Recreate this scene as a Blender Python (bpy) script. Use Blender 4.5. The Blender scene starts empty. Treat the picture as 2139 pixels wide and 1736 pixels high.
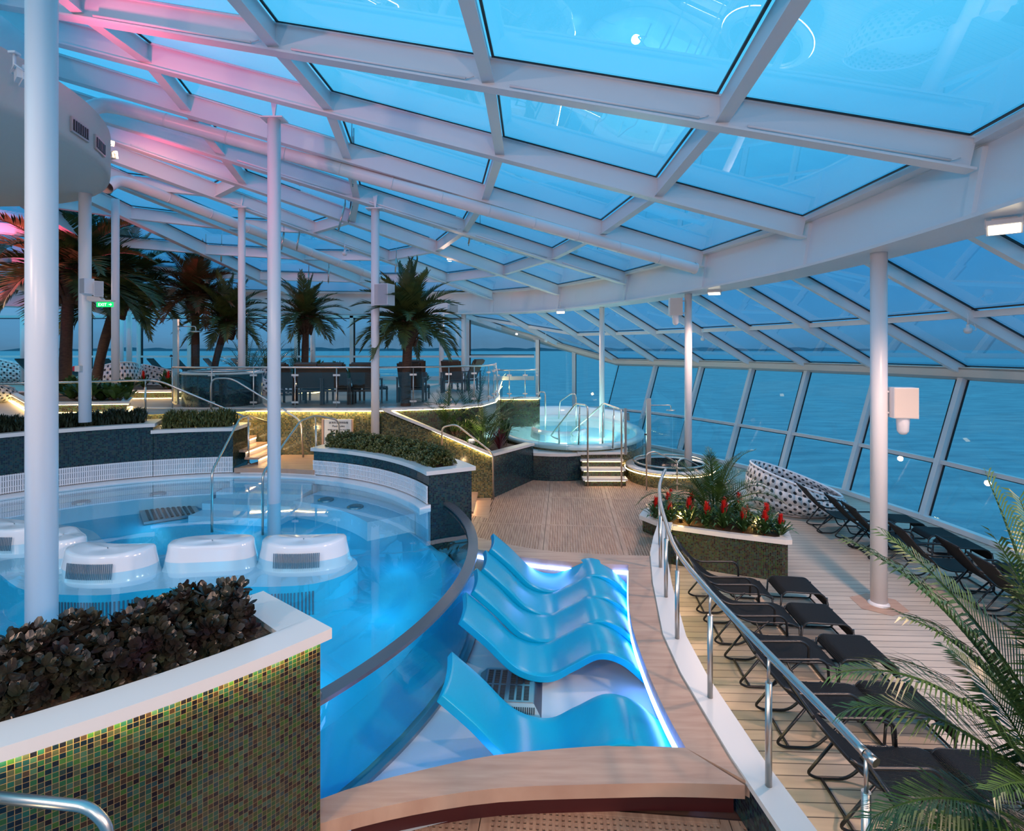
import bpy, math, random
from mathutils import Vector, Matrix
R = math.radians
random.seed(7)
F, CX, HY, HZ = 1155.0, 1069.5, 731.0, 3.8      # focal length, centre column, horizon row (px at 2139x1736), eye height
COL = bpy.context.scene.collection
SC = bpy.context.scene

# ---------------------------------------------------------------- camera
cd = bpy.data.cameras.new('camera'); cam = bpy.data.objects.new('camera', cd); COL.objects.link(cam)
cam.location = (0, 0, HZ); cam.rotation_euler = (R(90), 0, 0)
cd.sensor_width = 36; cd.sensor_fit = 'HORIZONTAL'; cd.lens = 36 * F / 2139
cd.shift_y = -(868 - HY) / 2139
cd.clip_end = 60000; cd.clip_start = 0.05
SC.camera = cam
SC.view_settings.view_transform = 'Standard'; SC.view_settings.look = 'None'
SC.view_settings.gamma = 1; SC.view_settings.use_curve_mapping = False
SC.view_settings.exposure = 0.0
cy = SC.cycles
cy.max_bounces = 6; cy.diffuse_bounces = 3; cy.glossy_bounces = 3; cy.transmission_bounces = 2
cy.transparent_max_bounces = 14; cy.caustics_reflective = False; cy.caustics_refractive = False
cy.sample_clamp_indirect = 4; cy.sample_clamp_direct = 30
cy.use_denoising = True
try: cy.denoiser = 'OPENIMAGEDENOISE'
except Exception: pass
cy.use_adaptive_sampling = True; cy.adaptive_threshold = 0.06

# ---------------------------------------------------------------- world: dusk sky
w = bpy.data.worlds.new('dusk_sky'); SC.world = w; w.use_nodes = True
nt = w.node_tree; nt.nodes.clear()
def N(t, typ, **kw):
    n = t.nodes.new(typ)
    for k, v in kw.items():
        if k.startswith('_'): setattr(n, k[1:], v)
        else:
            key = int(k[1:]) if k[0] == 'i' and k[1:].isdigit() else k.replace('__', ' ')
            if isinstance(v, bpy.types.NodeSocket): t.links.new(v, n.inputs[key])
            else: n.inputs[key].default_value = v
    return n
def ramp(t, fac, stops, interp='LINEAR'):
    r = t.nodes.new('ShaderNodeValToRGB'); r.color_ramp.interpolation = interp
    e = r.color_ramp.elements
    while len(e) < len(stops): e.new(0.5)
    for i, (p, c) in enumerate(stops):
        e[i].position = p; e[i].color = (c[0], c[1], c[2], 1)
    t.links.new(fac, r.inputs[0]); return r.outputs[0]
tc = N(nt, 'ShaderNodeTexCoord')
sp = N(nt, 'ShaderNodeSeparateXYZ', i0=tc.outputs['Generated'])
mp = N(nt, 'ShaderNodeMapping', Vector=tc.outputs['Generated']); mp.inputs['Scale'].default_value = (1, 1, 4)
ns = N(nt, 'ShaderNodeTexNoise', Vector=mp.outputs[0], Scale=2.2, Detail=5.0, Roughness=0.55)
ad = N(nt, 'ShaderNodeMath', _operation='MULTIPLY_ADD', i0=ns.outputs[0], i1=0.16, i2=sp.outputs[2])
sub = N(nt, 'ShaderNodeMath', _operation='SUBTRACT', i0=ad.outputs[0], i1=0.08)
skyc = ramp(nt, sub.outputs[0], [(0.0, (.11, .25, .41)), (0.03, (.12, .33, .57)), (0.12, (.07, .34, .66)), (0.25, (.08, .52, .90)), (0.45, (.20, .88, 1.25)), (1.0, (.14, .76, 1.22))])
bg = N(nt, 'ShaderNodeBackground', Color=skyc, Strength=1.0)
wo = N(nt, 'ShaderNodeOutputWorld', Surface=bg.outputs[0])

# ---------------------------------------------------------------- floodlights of the place and added fill lamps
def lamp(kind, name, loc, energy, col, size=.3, aim=None, spot=None, blend=.6, size_y=None):
    l = bpy.data.lights.new(name, kind); o = bpy.data.objects.new(name, l); COL.objects.link(o)
    o.location = loc; l.energy = energy; l.color = col
    if kind == 'AREA':
        l.size = size
        if size_y: l.shape = 'RECTANGLE'; l.size_y = size_y
    else: l.shadow_soft_size = size
    if kind == 'SPOT': l.spot_size = R(spot or 100); l.spot_blend = blend
    if aim is not None:
        o.rotation_euler = (Vector(aim) - Vector(loc)).to_track_quat('-Z', 'Y').to_euler()
    return o
WARM, NEUT, PINK = (1, .66, .34), (1, .62, .46), (1, .10, .22)
LAMPS = 1
for (x, y, z, ax, ay, e) in [(5.97, 6.7, 5.15, 4.5, 7.5, 700), (5.5, 15.0, 5.15, 3.5, 14, 500), (1.95, 22.0, 5.15, 1.5, 20, 400),
                             (5.4, 2.0, 5.15, 3.0, 4.5, 900), (4.8, -1.5, 5.2, 1.5, 3, 1200), (-10, -2.0, 7.0, -6, 4.5, 1500), (-16,14,6.8,-12,18,500), (-12,25,5.3,-10,22,400), (-3,24.5,5.3,-3,18,400), (-5,-3,5.5,-4,5,800), (0.5,-4,5.5,1,5,700)]:  # this row: warm fill spots added to brighten beams and decks, no fixtures
    lamp('SPOT', 'flood_and_fill_beam', (x, y, z), e*1.0, NEUT, .14, (ax, ay, 0), 128, .8)

# ---------------------------------------------------------------- helpers
def on(px, py, z):
    Y = F * (HZ - z) / (py - HY); return Vector(((px - CX) * Y / F, Y, z))
def at(px, py, Y): return Vector(((px - CX) * Y / F, Y, HZ - (py - HY) * Y / F))
class MB:
    def __init__(s): s.v = []; s.f = []; s.uv = []; s.sm = []
    def face(s, idx, uv=None, smooth=False): s.f.append(tuple(idx)); s.uv.append(uv); s.sm.append(smooth)
    def add(s, vs): n = len(s.v); s.v.extend([tuple(v) for v in vs]); return n
    def quad(s, a, b, c, d, uv=None, smooth=False): n = s.add((a, b, c, d)); s.face((n, n+1, n+2, n+3), uv, smooth)
    def poly(s, pts): n = s.add(pts); s.face(range(n, n+len(pts)))
    def hexa(s, p):      # 8 corners: bottom 0-3 ccw, top 4-7
        n = s.add(p)
        for q in ((3,2,1,0),(4,5,6,7),(0,1,5,4),(1,2,6,5),(2,3,7,6),(3,0,4,7)): s.face([n+i for i in q])
    def box(s, c, d, rz=0, M=None):
        x, y, z = d[0]/2, d[1]/2, d[2]/2
        pts = [Vector(p) for p in ((-x,-y,-z),(x,-y,-z),(x,y,-z),(-x,y,-z),(-x,-y,z),(x,-y,z),(x,y,z),(-x,y,z))]
        m = M if M is not None else Matrix.Rotation(rz, 3, 'Z')
        c = Vector(c); s.hexa([m @ p + c for p in pts])
    def bar(s, a, b, wd, ht, up=(0,0,1)):
        a, b = Vector(a), Vector(b); d = (b-a).normalized(); u = Vector(up)
        sd = d.cross(u); sd = sd.normalized() if sd.length > 1e-6 else Vector((1,0,0)); u = sd.cross(d)
        sd *= wd/2; u *= ht/2
        s.hexa([a-sd-u, a+sd-u, b+sd-u, b-sd-u, a-sd+u, a+sd+u, b+sd+u, b-sd+u])
    def tube(s, pts, r, seg=10, caps=True, r2=None):
        pts = [Vector(p) for p in pts]; n0 = len(s.v); k = len(pts); prev = None
        for i, p in enumerate(pts):
            d = (pts[min(i+1,k-1)] - pts[max(i-1,0)]).normalized()
            if prev is None:
                a = Vector((0,0,1)) if abs(d.z) < .9 else Vector((1,0,0)); u = d.cross(a).normalized()
            else: u = (prev - d*prev.dot(d)).normalized()
            prev = u; wv = d.cross(u)
            rr = r[i] if isinstance(r, (list, tuple)) else (r if r2 is None else r+(r2-r)*i/max(1,k-1))
            for j in range(seg):
                t = 2*math.pi*j/seg; s.v.append(tuple(p + u*math.cos(t)*rr + wv*math.sin(t)*rr))
        L = 0
        for i in range(k-1):
            L2 = L + (pts[i+1]-pts[i]).length
            for j in range(seg):
                j2 = (j+1) % seg
                s.face((n0+i*seg+j, n0+i*seg+j2, n0+(i+1)*seg+j2, n0+(i+1)*seg+j), None, True)
            L = L2
        if caps:
            s.face([n0+j for j in range(seg)][::-1]); s.face([n0+(k-1)*seg+j for j in range(seg)])
    def lathe(s, c, prof, seg=24, sx=1, sy=1, a0=0, a1=360, caps=False):
        n0 = len(s.v); full = a1-a0 >= 360; m = seg if full else seg+1
        L = 0; vs = []
        for i, (r, z) in enumerate(prof):
            if i: L += math.hypot(r-prof[i-1][0], z-prof[i-1][1])
            vs.append(L)
            for j in range(m):
                t = R(a0 + (a1-a0)*j/seg); s.v.append((c[0]+r*math.cos(t)*sx, c[1]+r*math.sin(t)*sy, c[2]+z))
        rm = max(p[0] for p in prof)*max(sx, sy)
        for i in range(len(prof)-1):
            for j in range(seg):
                j2 = (j+1) % m
                u0, u1 = rm*R((a1-a0)*j/seg), rm*R((a1-a0)*(j+1)/seg)
                s.face((n0+i*m+j, n0+i*m+j2, n0+(i+1)*m+j2, n0+(i+1)*m+j), ((u0,vs[i]),(u1,vs[i]),(u1,vs[i+1]),(u0,vs[i+1])), True)
    def solid(s, A, B, th, caps=True):    # slab between two polylines of top points, th thick downwards
        A = [Vector(p) for p in A]; B = [Vector(p) for p in B]; d = Vector((0,0,-th)); k = len(A); ua = ub = 0
        for i in range(k-1):
            la, lb = (A[i+1]-A[i]).length, (B[i+1]-B[i]).length
            s.quad(A[i], B[i], B[i+1], A[i+1]); s.quad(A[i]+d, A[i+1]+d, B[i+1]+d, B[i]+d)
            z = lambda p: p.z
            s.quad(A[i]+d, A[i], A[i+1], A[i+1]+d, ((ua,z(A[i])-th),(ua,z(A[i])),(ua+la,z(A[i+1])),(ua+la,z(A[i+1])-th)))
            s.quad(B[i]+d, B[i+1]+d, B[i+1], B[i], ((ub,z(B[i])-th),(ub+lb,z(B[i+1])-th),(ub+lb,z(B[i+1])),(ub,z(B[i]))))
            ua += la; ub += lb
        if caps:
            s.quad(A[0]+d, B[0]+d, B[0], A[0]); s.quad(A[-1]+d, A[-1], B[-1], B[-1]+d)
    def wall(s, pts, z0, z1, u0=0):        # vertical strip with running uv; z may be lists
        u = u0
        for i in range(len(pts)-1):
            a, b = pts[i], pts[i+1]; l = math.hypot(b[0]-a[0], b[1]-a[1])
            za, zb = (z0[i], z0[i+1]) if isinstance(z0, (list,tuple)) else (z0, z0)
            ta, tb = (z1[i], z1[i+1]) if isinstance(z1, (list,tuple)) else (z1, z1)
            s.quad((a[0],a[1],za),(b[0],b[1],zb),(b[0],b[1],tb),(a[0],a[1],ta), ((u,za),(u+l,zb),(u+l,tb),(u,ta)))
            u += l
        return u
    def build(s, name, mat, parent=None, smooth=False, **tags):
        me = bpy.data.meshes.new(name); me.from_pydata(s.v, [], s.f); me.update()
        if mat is not None: me.materials.append(mat)
        uvl = me.uv_layers.new(name='UVMap').data
        V = me.vertices; li = 0; buf = [0.0]*(2*len(me.loops))
        for fi, p in enumerate(me.polygons):
            uv = s.uv[fi]
            if uv is None:
                n = p.normal
                if abs(n.z) > .7:
                    for k, l in enumerate(p.loop_indices):
                        c = V[me.loops[l].vertex_index].co; buf[2*l] = c.x; buf[2*l+1] = c.y
                else:
                    t = Vector((-n.y, n.x, 0)); t = t.normalized() if t.length > 1e-6 else Vector((1,0,0))
                    for l in p.loop_indices:
                        c = V[me.loops[l].vertex_index].co; buf[2*l] = c.dot(t); buf[2*l+1] = c.z
            else:
                for k, l in enumerate(p.loop_indices): buf[2*l], buf[2*l+1] = uv[k]
        uvl.foreach_set('uv', buf)
        if smooth: me.polygons.foreach_set('use_smooth', [True]*len(me.polygons))
        elif any(s.sm): me.polygons.foreach_set('use_smooth', s.sm)
        o = bpy.data.objects.new(name, me); COL.objects.link(o)
        if parent is not None: o.parent = parent
        tag(o, **tags); return o
def tag(o, label=None, cat=None, group=None, kind=None):
    if label: o['label'] = label
    if cat: o['category'] = cat
    if group: o['group'] = group
    if kind: o['kind'] = kind
    return o
def thing(name, label, cat, loc=(0,0,0), rz=0, group=None):
    o = bpy.data.objects.new(name, None); COL.objects.link(o); o.location = loc; o.rotation_euler = (0,0,rz)
    o.empty_display_size = .1
    return tag(o, label, cat, group)
def kids(o): return [c for c in bpy.data.objects if c.parent == o]
def dup(o, loc=None, rz=None, label=None, group=None, sc=None, parent=None, _first=True):
    c = o.copy(); COL.objects.link(c)
    if parent is not None: c.parent = parent
    for ch in kids(o): dup(ch, parent=c, _first=False)
    if _first:
        if loc is not None: c.location = loc
        if rz is not None: c.rotation_euler = (0,0,rz)
        if sc is not None: c.scale = (sc,sc,sc) if not isinstance(sc, tuple) else sc
        if label: c['label'] = label
        if group: c['group'] = group
    return c
def smooth_path(pts, n=8):                 # Catmull-Rom
    pts = [Vector(p) for p in pts]; out = []
    for i in range(len(pts)-1):
        p0, p1, p2, p3 = pts[max(i-1,0)], pts[i], pts[i+1], pts[min(i+2,len(pts)-1)]
        for k in range(n):
            t = k/n
            out.append(.5*((2*p1)+(p2-p0)*t+(2*p0-5*p1+4*p2-p3)*t*t+(3*p1-p0-3*p2+p3)*t**3))
    out.append(pts[-1]); return out
def fillet(pts, r, n=5):                   # polyline with rounded corners
    pts = [Vector(p) for p in pts]; out = [pts[0]]
    for i in range(1, len(pts)-1):
        a, b, c = pts[i-1], pts[i], pts[i+1]
        d1, d2 = (a-b), (c-b); q = min(r, d1.length*.45, d2.length*.45)
        s_, e_ = b+d1.normalized()*q, b+d2.normalized()*q
        for k in range(n+1):
            t = k/n; out.append(s_*(1-t)**2 + b*2*t*(1-t) + e_*t*t)
    out.append(pts[-1]); return out
PC = (-5.95, 7.65)                          # centre of the round pool
def pc(r, a, z=0): return Vector((PC[0]+r*math.cos(R(a)), PC[1]+r*math.sin(R(a)), z))
def arc(r, a0, a1, z=0, n=24): return [pc(r, a0+(a1-a0)*i/n, z) for i in range(n+1)]

# ---------------------------------------------------------------- materials
def mat(name, col=(.8,.8,.8), rough=.5, metal=0.0, spec=.5, emit=None, es=0, trans=0, alpha=1, coat=0):
    m = bpy.data.materials.new(name); m.use_nodes = True
    b = m.node_tree.nodes['Principled BSDF']
    b.inputs['Base Color'].default_value = (*col, 1); b.inputs['Roughness'].default_value = rough
    b.inputs['Metallic'].default_value = metal; b.inputs['Specular IOR Level'].default_value = spec
    b.inputs['Coat Weight'].default_value = coat
    if emit: b.inputs['Emission Color'].default_value = (*emit, 1); b.inputs['Emission Strength'].default_value = es
    return m
def pb(m): return m.node_tree.nodes['Principled BSDF']
def noisy(m, c1, c2, scale=8, coord='Object', stretch=(1,1,1), bump=0, detail=4, rough=None):
    t = m.node_tree; tcn = N(t, 'ShaderNodeTexCoord'); mpn = N(t, 'ShaderNodeMapping', Vector=tcn.outputs[coord]); mpn.inputs['Scale'].default_value = stretch
    nn = N(t, 'ShaderNodeTexNoise', Vector=mpn.outputs[0], Scale=scale, Detail=detail)
    t.links.new(ramp(t, nn.outputs[0], [(.3, c1), (.7, c2)]), pb(m).inputs['Base Color'])
    if bump:
        bn = N(t, 'ShaderNodeBump', Height=nn.outputs[0], Strength=bump, Distance=.01); t.links.new(bn.outputs[0], pb(m).inputs['Normal'])
    return m
def emis(name, col, s):
    m = bpy.data.materials.new(name); m.use_nodes = True; t = m.node_tree; t.nodes.clear()
    e = N(t, 'ShaderNodeEmission', Color=(*col, 1), Strength=s); N(t, 'ShaderNodeOutputMaterial', Surface=e.outputs[0]); return m
def glassy(name, tint, ior=1.45, rough=0.0, gl=(1,1,1), bump=0, bscale=3, haze=0, hazecol=(.6,.8,.9), boost=1.0):
    m = bpy.data.materials.new(name); m.use_nodes = True; t = m.node_tree; t.nodes.clear()
    tr = N(t, 'ShaderNodeBsdfTransparent', Color=(*tint, 1)); g = N(t, 'ShaderNodeBsdfGlossy', Color=(*gl, 1), Roughness=rough)
    ge = N(t, 'ShaderNodeNewGeometry'); dt = N(t, 'ShaderNodeVectorMath', _operation='DOT_PRODUCT', i0=ge.outputs['Normal'], i1=ge.outputs['Incoming'])
    ab = N(t, 'ShaderNodeMath', _operation='ABSOLUTE', i0=dt.outputs['Value']); om = N(t, 'ShaderNodeMath', _operation='SUBTRACT', i0=1.0, i1=ab.outputs[0])
    pw_ = N(t, 'ShaderNodeMath', _operation='POWER', i0=om.outputs[0], i1=5.0); f0 = ((ior-1)/(ior+1))**2
    fr = N(t, 'ShaderNodeMath', _operation='MULTIPLY_ADD', i0=pw_.outputs[0], i1=1-f0, i2=f0)
    if bump:
        tcn = N(t, 'ShaderNodeTexCoord'); nn = N(t, 'ShaderNodeTexNoise', Vector=tcn.outputs['Object'], Scale=bscale, Detail=2.0)
        bn = N(t, 'ShaderNodeBump', Height=nn.outputs[0], Strength=bump, Distance=.02)
        t.links.new(bn.outputs[0], g.inputs['Normal'])
    fac = fr.outputs[0]
    if boost != 1: fac = N(t, 'ShaderNodeMath', _operation='MULTIPLY', _use_clamp=True, i0=fac, i1=boost).outputs[0]
    mx = N(t, 'ShaderNodeMixShader', i0=fac, i1=tr.outputs[0], i2=g.outputs[0]); out = mx.outputs[0]
    if haze:
        df = N(t, 'ShaderNodeBsdfDiffuse', Color=(*hazecol, 1)); out = N(t, 'ShaderNodeMixShader', i0=haze, i1=out, i2=df.outputs[0]).outputs[0]
    N(t, 'ShaderNodeOutputMaterial', Surface=out); return m
def mosaic(name, cols, grout, tile=.029, rough=.16):
    m = bpy.data.materials.new(name); m.use_nodes = True; t = m.node_tree; b = pb(m)
    uv = N(t, 'ShaderNodeUVMap'); sc_ = N(t, 'ShaderNodeVectorMath', _operation='SCALE', i0=uv.outputs[0]); sc_.inputs['Scale'].default_value = 1/tile
    fl = N(t, 'ShaderNodeVectorMath', _operation='FLOOR', i0=sc_.outputs[0]); fc = N(t, 'ShaderNodeVectorMath', _operation='FRACTION', i0=sc_.outputs[0])
    wn = N(t, 'ShaderNodeTexWhiteNoise', _noise_dimensions='2D', Vector=fl.outputs[0])
    k = len(cols); c = ramp(t, wn.outputs[0], [(i/k, cc) for i, cc in enumerate(cols)], 'CONSTANT')
    sx = N(t, 'ShaderNodeSeparateXYZ', i0=fc.outputs[0])
    gx = N(t, 'ShaderNodeMath', _operation='LESS_THAN', i0=sx.outputs[0], i1=.09); gy = N(t, 'ShaderNodeMath', _operation='LESS_THAN', i0=sx.outputs[1], i1=.09)
    mxm = N(t, 'ShaderNodeMath', _operation='MAXIMUM', i0=gx.outputs[0], i1=gy.outputs[0])
    mc = N(t, 'ShaderNodeMix', _data_type='RGBA'); t.links.new(mxm.outputs[0], mc.inputs[0]); t.links.new(c, mc.inputs[6]); mc.inputs[7].default_value = (*grout, 1)
    t.links.new(mc.outputs[2], b.inputs['Base Color'])
    rr = N(t, 'ShaderNodeMath', _operation='MULTIPLY_ADD', i0=mxm.outputs[0], i1=.5, i2=rough); t.links.new(rr.outputs[0], b.inputs['Roughness'])
    nn = N(t, 'ShaderNodeTexNoise', Vector=sc_.outputs[0], Scale=.9, Detail=2.0)
    wa = N(t, 'ShaderNodeMath', _operation='MULTIPLY_ADD', i0=wn.outputs[0], i1=.6, i2=nn.outputs[0])
    bn = N(t, 'ShaderNodeBump', Height=wa.outputs[0], Strength=.35, Distance=.004); t.links.new(bn.outputs[0], b.inputs['Normal'])
    return m
M = {}
M['paint'] = mat('white_steel_paint', (.74,.74,.76), .32)
M['paint_warm'] = mat('white_soffit_paint', (.66,.58,.52), .55)
M['black'] = mat('black_gasket', (.01,.012,.015), .4)
M['quartz'] = mat('white_quartz_coping', (.70,.67,.64), .28)
M['pool'] = mat('pool_gelcoat', (.55,.70,.80), .25)
M['poolfloor'] = noisy(mat('pool_floor_paint', (.25,.62,.78), .35), (.02,.42,.60), (.07,.54,.70), .5)
M['seat_white'] = mat('white_gelcoat', (.80,.80,.84), .15, coat=.3)
M['steel'] = mat('brushed_stainless_steel', (.60,.56,.52), .32, 1)
M['steel_dark'] = mat('dull_steel', (.35,.38,.40), .35, 1)
M['wave'] = mat('cyan_glass_fibre', (.0,.34,.56), .30, spec=.35)
M['gratebar'] = mat('grey_grille_slot', (.10,.15,.20), .4)
M['wicker'] = mat('black_wicker', (.003,.004,.006), .6, spec=.22)
M['blackmetal'] = mat('black_powder_coat', (.012,.013,.016), .35)
M['brownfab'] = mat('brown_sling', (.07,.042,.028), .6)
M['brownframe'] = mat('brown_frame', (.05,.035,.03), .4)
M['cloth'] = mat('pale_towel', (.7,.7,.72), .8)
M['leaf'] = noisy(mat('palm_leaf', (.03,.07,.02), .5), (.02,.04,.012), (.10,.13,.03), 2.5)
M['leaf_red'] = noisy(mat('red_lit_palm_leaf', (.08,.05,.02), .5), (.05,.05,.014), (.20,.08,.03), 2.5)  # reddish light on one palm crown, put into the leaf colour
M['leaf2'] = noisy(mat('areca_leaf', (.04,.09,.03), .35), (.010,.038,.012), (.07,.14,.03), 3)
M['hedge_g'] = noisy(mat('box_hedge_leaf', (.06,.09,.03), .4), (.03,.055,.02), (.16,.17,.05), 14)
M['hedge_d'] = noisy(mat('dark_grass_leaf', (.02,.035,.02), .45), (.010,.018,.010), (.03,.045,.022), 12)
M['succ'] = noisy(mat('purple_succulent_leaf', (.05,.03,.035), .3), (.022,.012,.016), (.032,.036,.018), 6)
M['red'] = mat('bromeliad_red', (.55,.015,.012), .35)
M['maroon'] = mat('cordyline_leaf', (.07,.012,.018), .35)
M['soil'] = noisy(mat('gravel_soil', (.2,.1,.05), .8), (.02,.012,.008), (.16,.09,.045), 60, bump=.6)
M['trunk'] = noisy(mat('palm_trunk', (.06,.03,.02), .8), (.035,.018,.012), (.09,.05,.03), 9, stretch=(1,1,6), bump=.7)
M['teak'] = noisy(mat('teak_grating', (.42,.27,.19), .5), (.34,.20,.14), (.52,.34,.24), 3, stretch=(8,.7,1))
M['underdeck'] = mat('under_deck', (.10,.05,.035), .8)
M['band'] = noisy(mat('oak_band', (.55,.36,.25), .42), (.40,.235,.165), (.52,.34,.245), 1.6, stretch=(1,9,1), detail=6)
M['reddark'] = mat('dark_red_plinth', (.06,.008,.008), .5)
M['water'] = glassy('pool_water', (.64,.88,.97), 1.33, 0.015, bump=.12, bscale=1.3)
M['tubwater'] = glassy('tub_water', (.72,.97,.97), 1.33, 0.015, bump=.15, bscale=2.5)
M['acrylic'] = glassy('pool_acrylic', (.55,.86,.93), 1.42, 0.0)
M['roofglass'] = glassy('roof_glass', (.50,.80,.97), 1.72, 0.0, gl=(.8,.95,1), bump=.02, bscale=1.0, haze=.09, hazecol=(.55,.85,1), boost=1.6)
M['winglass'] = glassy('window_glass', (.74,.84,.88), 1.5, 0.0, gl=(.8,.95,1), boost=1.0)
M['clear'] = glassy('clear_glass', (.86,.93,.94), 1.45, 0.0)
M['led_warm'] = emis('warm_led_strip', (1, .70, .26), 90)
M['led_soft'] = emis('soft_warm_led_strip', (1, .68, .26), 18)
M['led_step'] = emis('step_led_strip', (1, .68, .34), 14)
M['led_blue'] = emis('blue_led_strip', (.16, .34, 1), 16)
M['flood_white'] = emis('floodlight_lens', (1, .80, .52), 7)
M['flood_pink'] = emis('pink_floodlight_lens', (1, .10, .14), 9)
GR = [(.003,.007,.014),(.010,.050,.022),(.008,.045,.036),(.020,.036,.016),(.022,.015,.012),(.004,.004,.008),(.020,.058,.045),(.007,.030,.038),(.028,.036,.024),(.018,.060,.016),(.012,.022,.020)]
M['mos_green'] = mosaic('green_glass_mosaic', GR, (.15,.10,.045), .0295)
M['mos_dark'] = mosaic('dark_blue_glass_mosaic', [(.006,.016,.03),(.012,.035,.045),(.01,.05,.06),(.02,.06,.055),(.008,.02,.025),(.03,.05,.05),(.015,.03,.05)], (.02,.035,.04), .034)
M['mos_gold_lit'] = mosaic('gold_lit_glass_mosaic', [(.05,.05,.02),(.10,.09,.03),(.02,.03,.02),(.16,.13,.05),(.07,.10,.05),(.03,.05,.03),(.12,.12,.07)], (.20,.17,.10), .036)  # warm glow of the step lights put into the tile colours
def planks(name, c1, c2, pitch, ang=0.0):
    m = mat(name, c1, .45); t = m.node_tree
    tcn = N(t, 'ShaderNodeTexCoord'); mpn = N(t, 'ShaderNodeMapping', Vector=tcn.outputs['Object']); mpn.inputs['Rotation'].default_value = (0,0,ang)
    sx = N(t, 'ShaderNodeSeparateXYZ', i0=mpn.outputs[0])
    dv = N(t, 'ShaderNodeMath', _operation='DIVIDE', i0=sx.outputs[1], i1=pitch)
    fr = N(t, 'ShaderNodeMath', _operation='FRACT', i0=dv.outputs[0]); lt = N(t, 'ShaderNodeMath', _operation='LESS_THAN', i0=fr.outputs[0], i1=.07)
    fl = N(t, 'ShaderNodeMath', _operation='FLOOR', i0=dv.outputs[0]); wn = N(t, 'ShaderNodeTexWhiteNoise', _noise_dimensions='1D', W=fl.outputs[0])
    mp2 = N(t, 'ShaderNodeMapping', Vector=mpn.outputs[0]); mp2.inputs['Scale'].default_value = (1, 12, 1)
    nn = N(t, 'ShaderNodeTexNoise', Vector=mp2.outputs[0], Scale=1.5, Detail=4.0)
    av = N(t, 'ShaderNodeMath', _operation='MULTIPLY_ADD', i0=wn.outputs[0], i1=.4, i2=nn.outputs[0])
    c = ramp(t, av.outputs[0], [(.3, c1), (.9, c2)])
    mc = N(t, 'ShaderNodeMix', _data_type='RGBA'); t.links.new(lt.outputs[0], mc.inputs[0]); t.links.new(c, mc.inputs[6]); mc.inputs[7].default_value = (.10,.08,.07,1)
    t.links.new(mc.outputs[2], pb(m).inputs['Base Color']); return m
M['deck'] = planks('composite_deck_planks', (.42,.35,.29), (.55,.46,.38), .165, R(2))
M['deck2'] = planks('upper_deck_planks', (.34,.27,.22), (.46,.38,.32), .165)
def perforated(name):
    m = bpy.data.materials.new(name); m.use_nodes = True; t = m.node_tree
    b = pb(m); b.inputs['Base Color'].default_value = (.72,.72,.74,1); b.inputs['Roughness'].default_value = .3
    uv = N(t, 'ShaderNodeUVMap'); mpn = N(t, 'ShaderNodeMapping', Vector=uv.outputs[0]); mpn.inputs['Scale'].default_value = (7.5, 7.5, 1)
    mpn.inputs['Rotation'].default_value = (0,0,R(45))
    fc = N(t, 'ShaderNodeVectorMath', _operation='FRACTION', i0=mpn.outputs[0]); sb = N(t, 'ShaderNodeVectorMath', _operation='SUBTRACT', i0=fc.outputs[0], i1=(.5,.5,0))
    sx = N(t, 'ShaderNodeSeparateXYZ', i0=sb.outputs[0]); cb = N(t, 'ShaderNodeCombineXYZ', i0=sx.outputs[0], i1=sx.outputs[1])
    ln = N(t, 'ShaderNodeVectorMath', _operation='LENGTH', i0=cb.outputs[0]); lt = N(t, 'ShaderNodeMath', _operation='GREATER_THAN', i0=ln.outputs['Value'], i1=.27)
    mc = N(t, 'ShaderNodeMix', _data_type='RGBA'); t.links.new(lt.outputs[0], mc.inputs[0]); mc.inputs[6].default_value = (.03,.04,.05,1); mc.inputs[7].default_value = (.72,.72,.74,1)
    t.links.new(mc.outputs[2], b.inputs['Base Color']); return m
M['perf'] = perforated('perforated_white_weave')
M['wicker2'] = M['wicker']
def weave(m):
    t = m.node_tree; uv = N(t, 'ShaderNodeTexCoord')
    w1 = N(t, 'ShaderNodeTexWave', Vector=uv.outputs['Object'], Scale=28.0); w1.bands_direction = 'X'
    w2 = N(t, 'ShaderNodeTexWave', Vector=uv.outputs['Object'], Scale=28.0); w2.bands_direction = 'Y'
    ml = N(t, 'ShaderNodeMath', _operation='MULTIPLY', i0=w1.outputs['Fac'], i1=w2.outputs['Fac'])
    bn = N(t, 'ShaderNodeBump', Height=ml.outputs[0], Strength=.8, Distance=.006); t.links.new(bn.outputs[0], pb(m).inputs['Normal'])
weave(M['wicker'])
# ================================================================ THE SETTING
ST = 'structure'
# sea and distant coast
m = mat('sea_water', (.02,.13,.19), .45, spec=.25); t = m.node_tree
tcn = N(t, 'ShaderNodeTexCoord'); mpn = N(t, 'ShaderNodeMapping', Vector=tcn.outputs['Object']); mpn.inputs['Scale'].default_value = (.05,.16,1); mpn.inputs['Rotation'].default_value=(0,0,R(25))
nn = N(t, 'ShaderNodeTexNoise', Vector=mpn.outputs[0], Scale=1.0, Detail=6.0, Roughness=.6)
bn = N(t, 'ShaderNodeBump', Height=nn.outputs[0], Strength=.35, Distance=2.0); t.links.new(bn.outputs[0], pb(m).inputs['Normal'])
t.links.new(ramp(t, nn.outputs[0], [(.35,(.15,.21,.28)),(.65,(.28,.35,.42))]), pb(m).inputs['Base Color'])
b = MB(); b.quad((-30000,-6000,-28),(30000,-6000,-28),(30000,40000,-28),(-30000,40000,-28)); b.build('sea', m, kind=ST)
b = MB(); pts = []
for i in range(121):
    x = -14000 + 24000*i/120; h = 18 + 50*abs(math.sin(i*.7)*math.sin(i*.23+1)) + random.uniform(0,18)
    pts.append((x, h))
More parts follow.
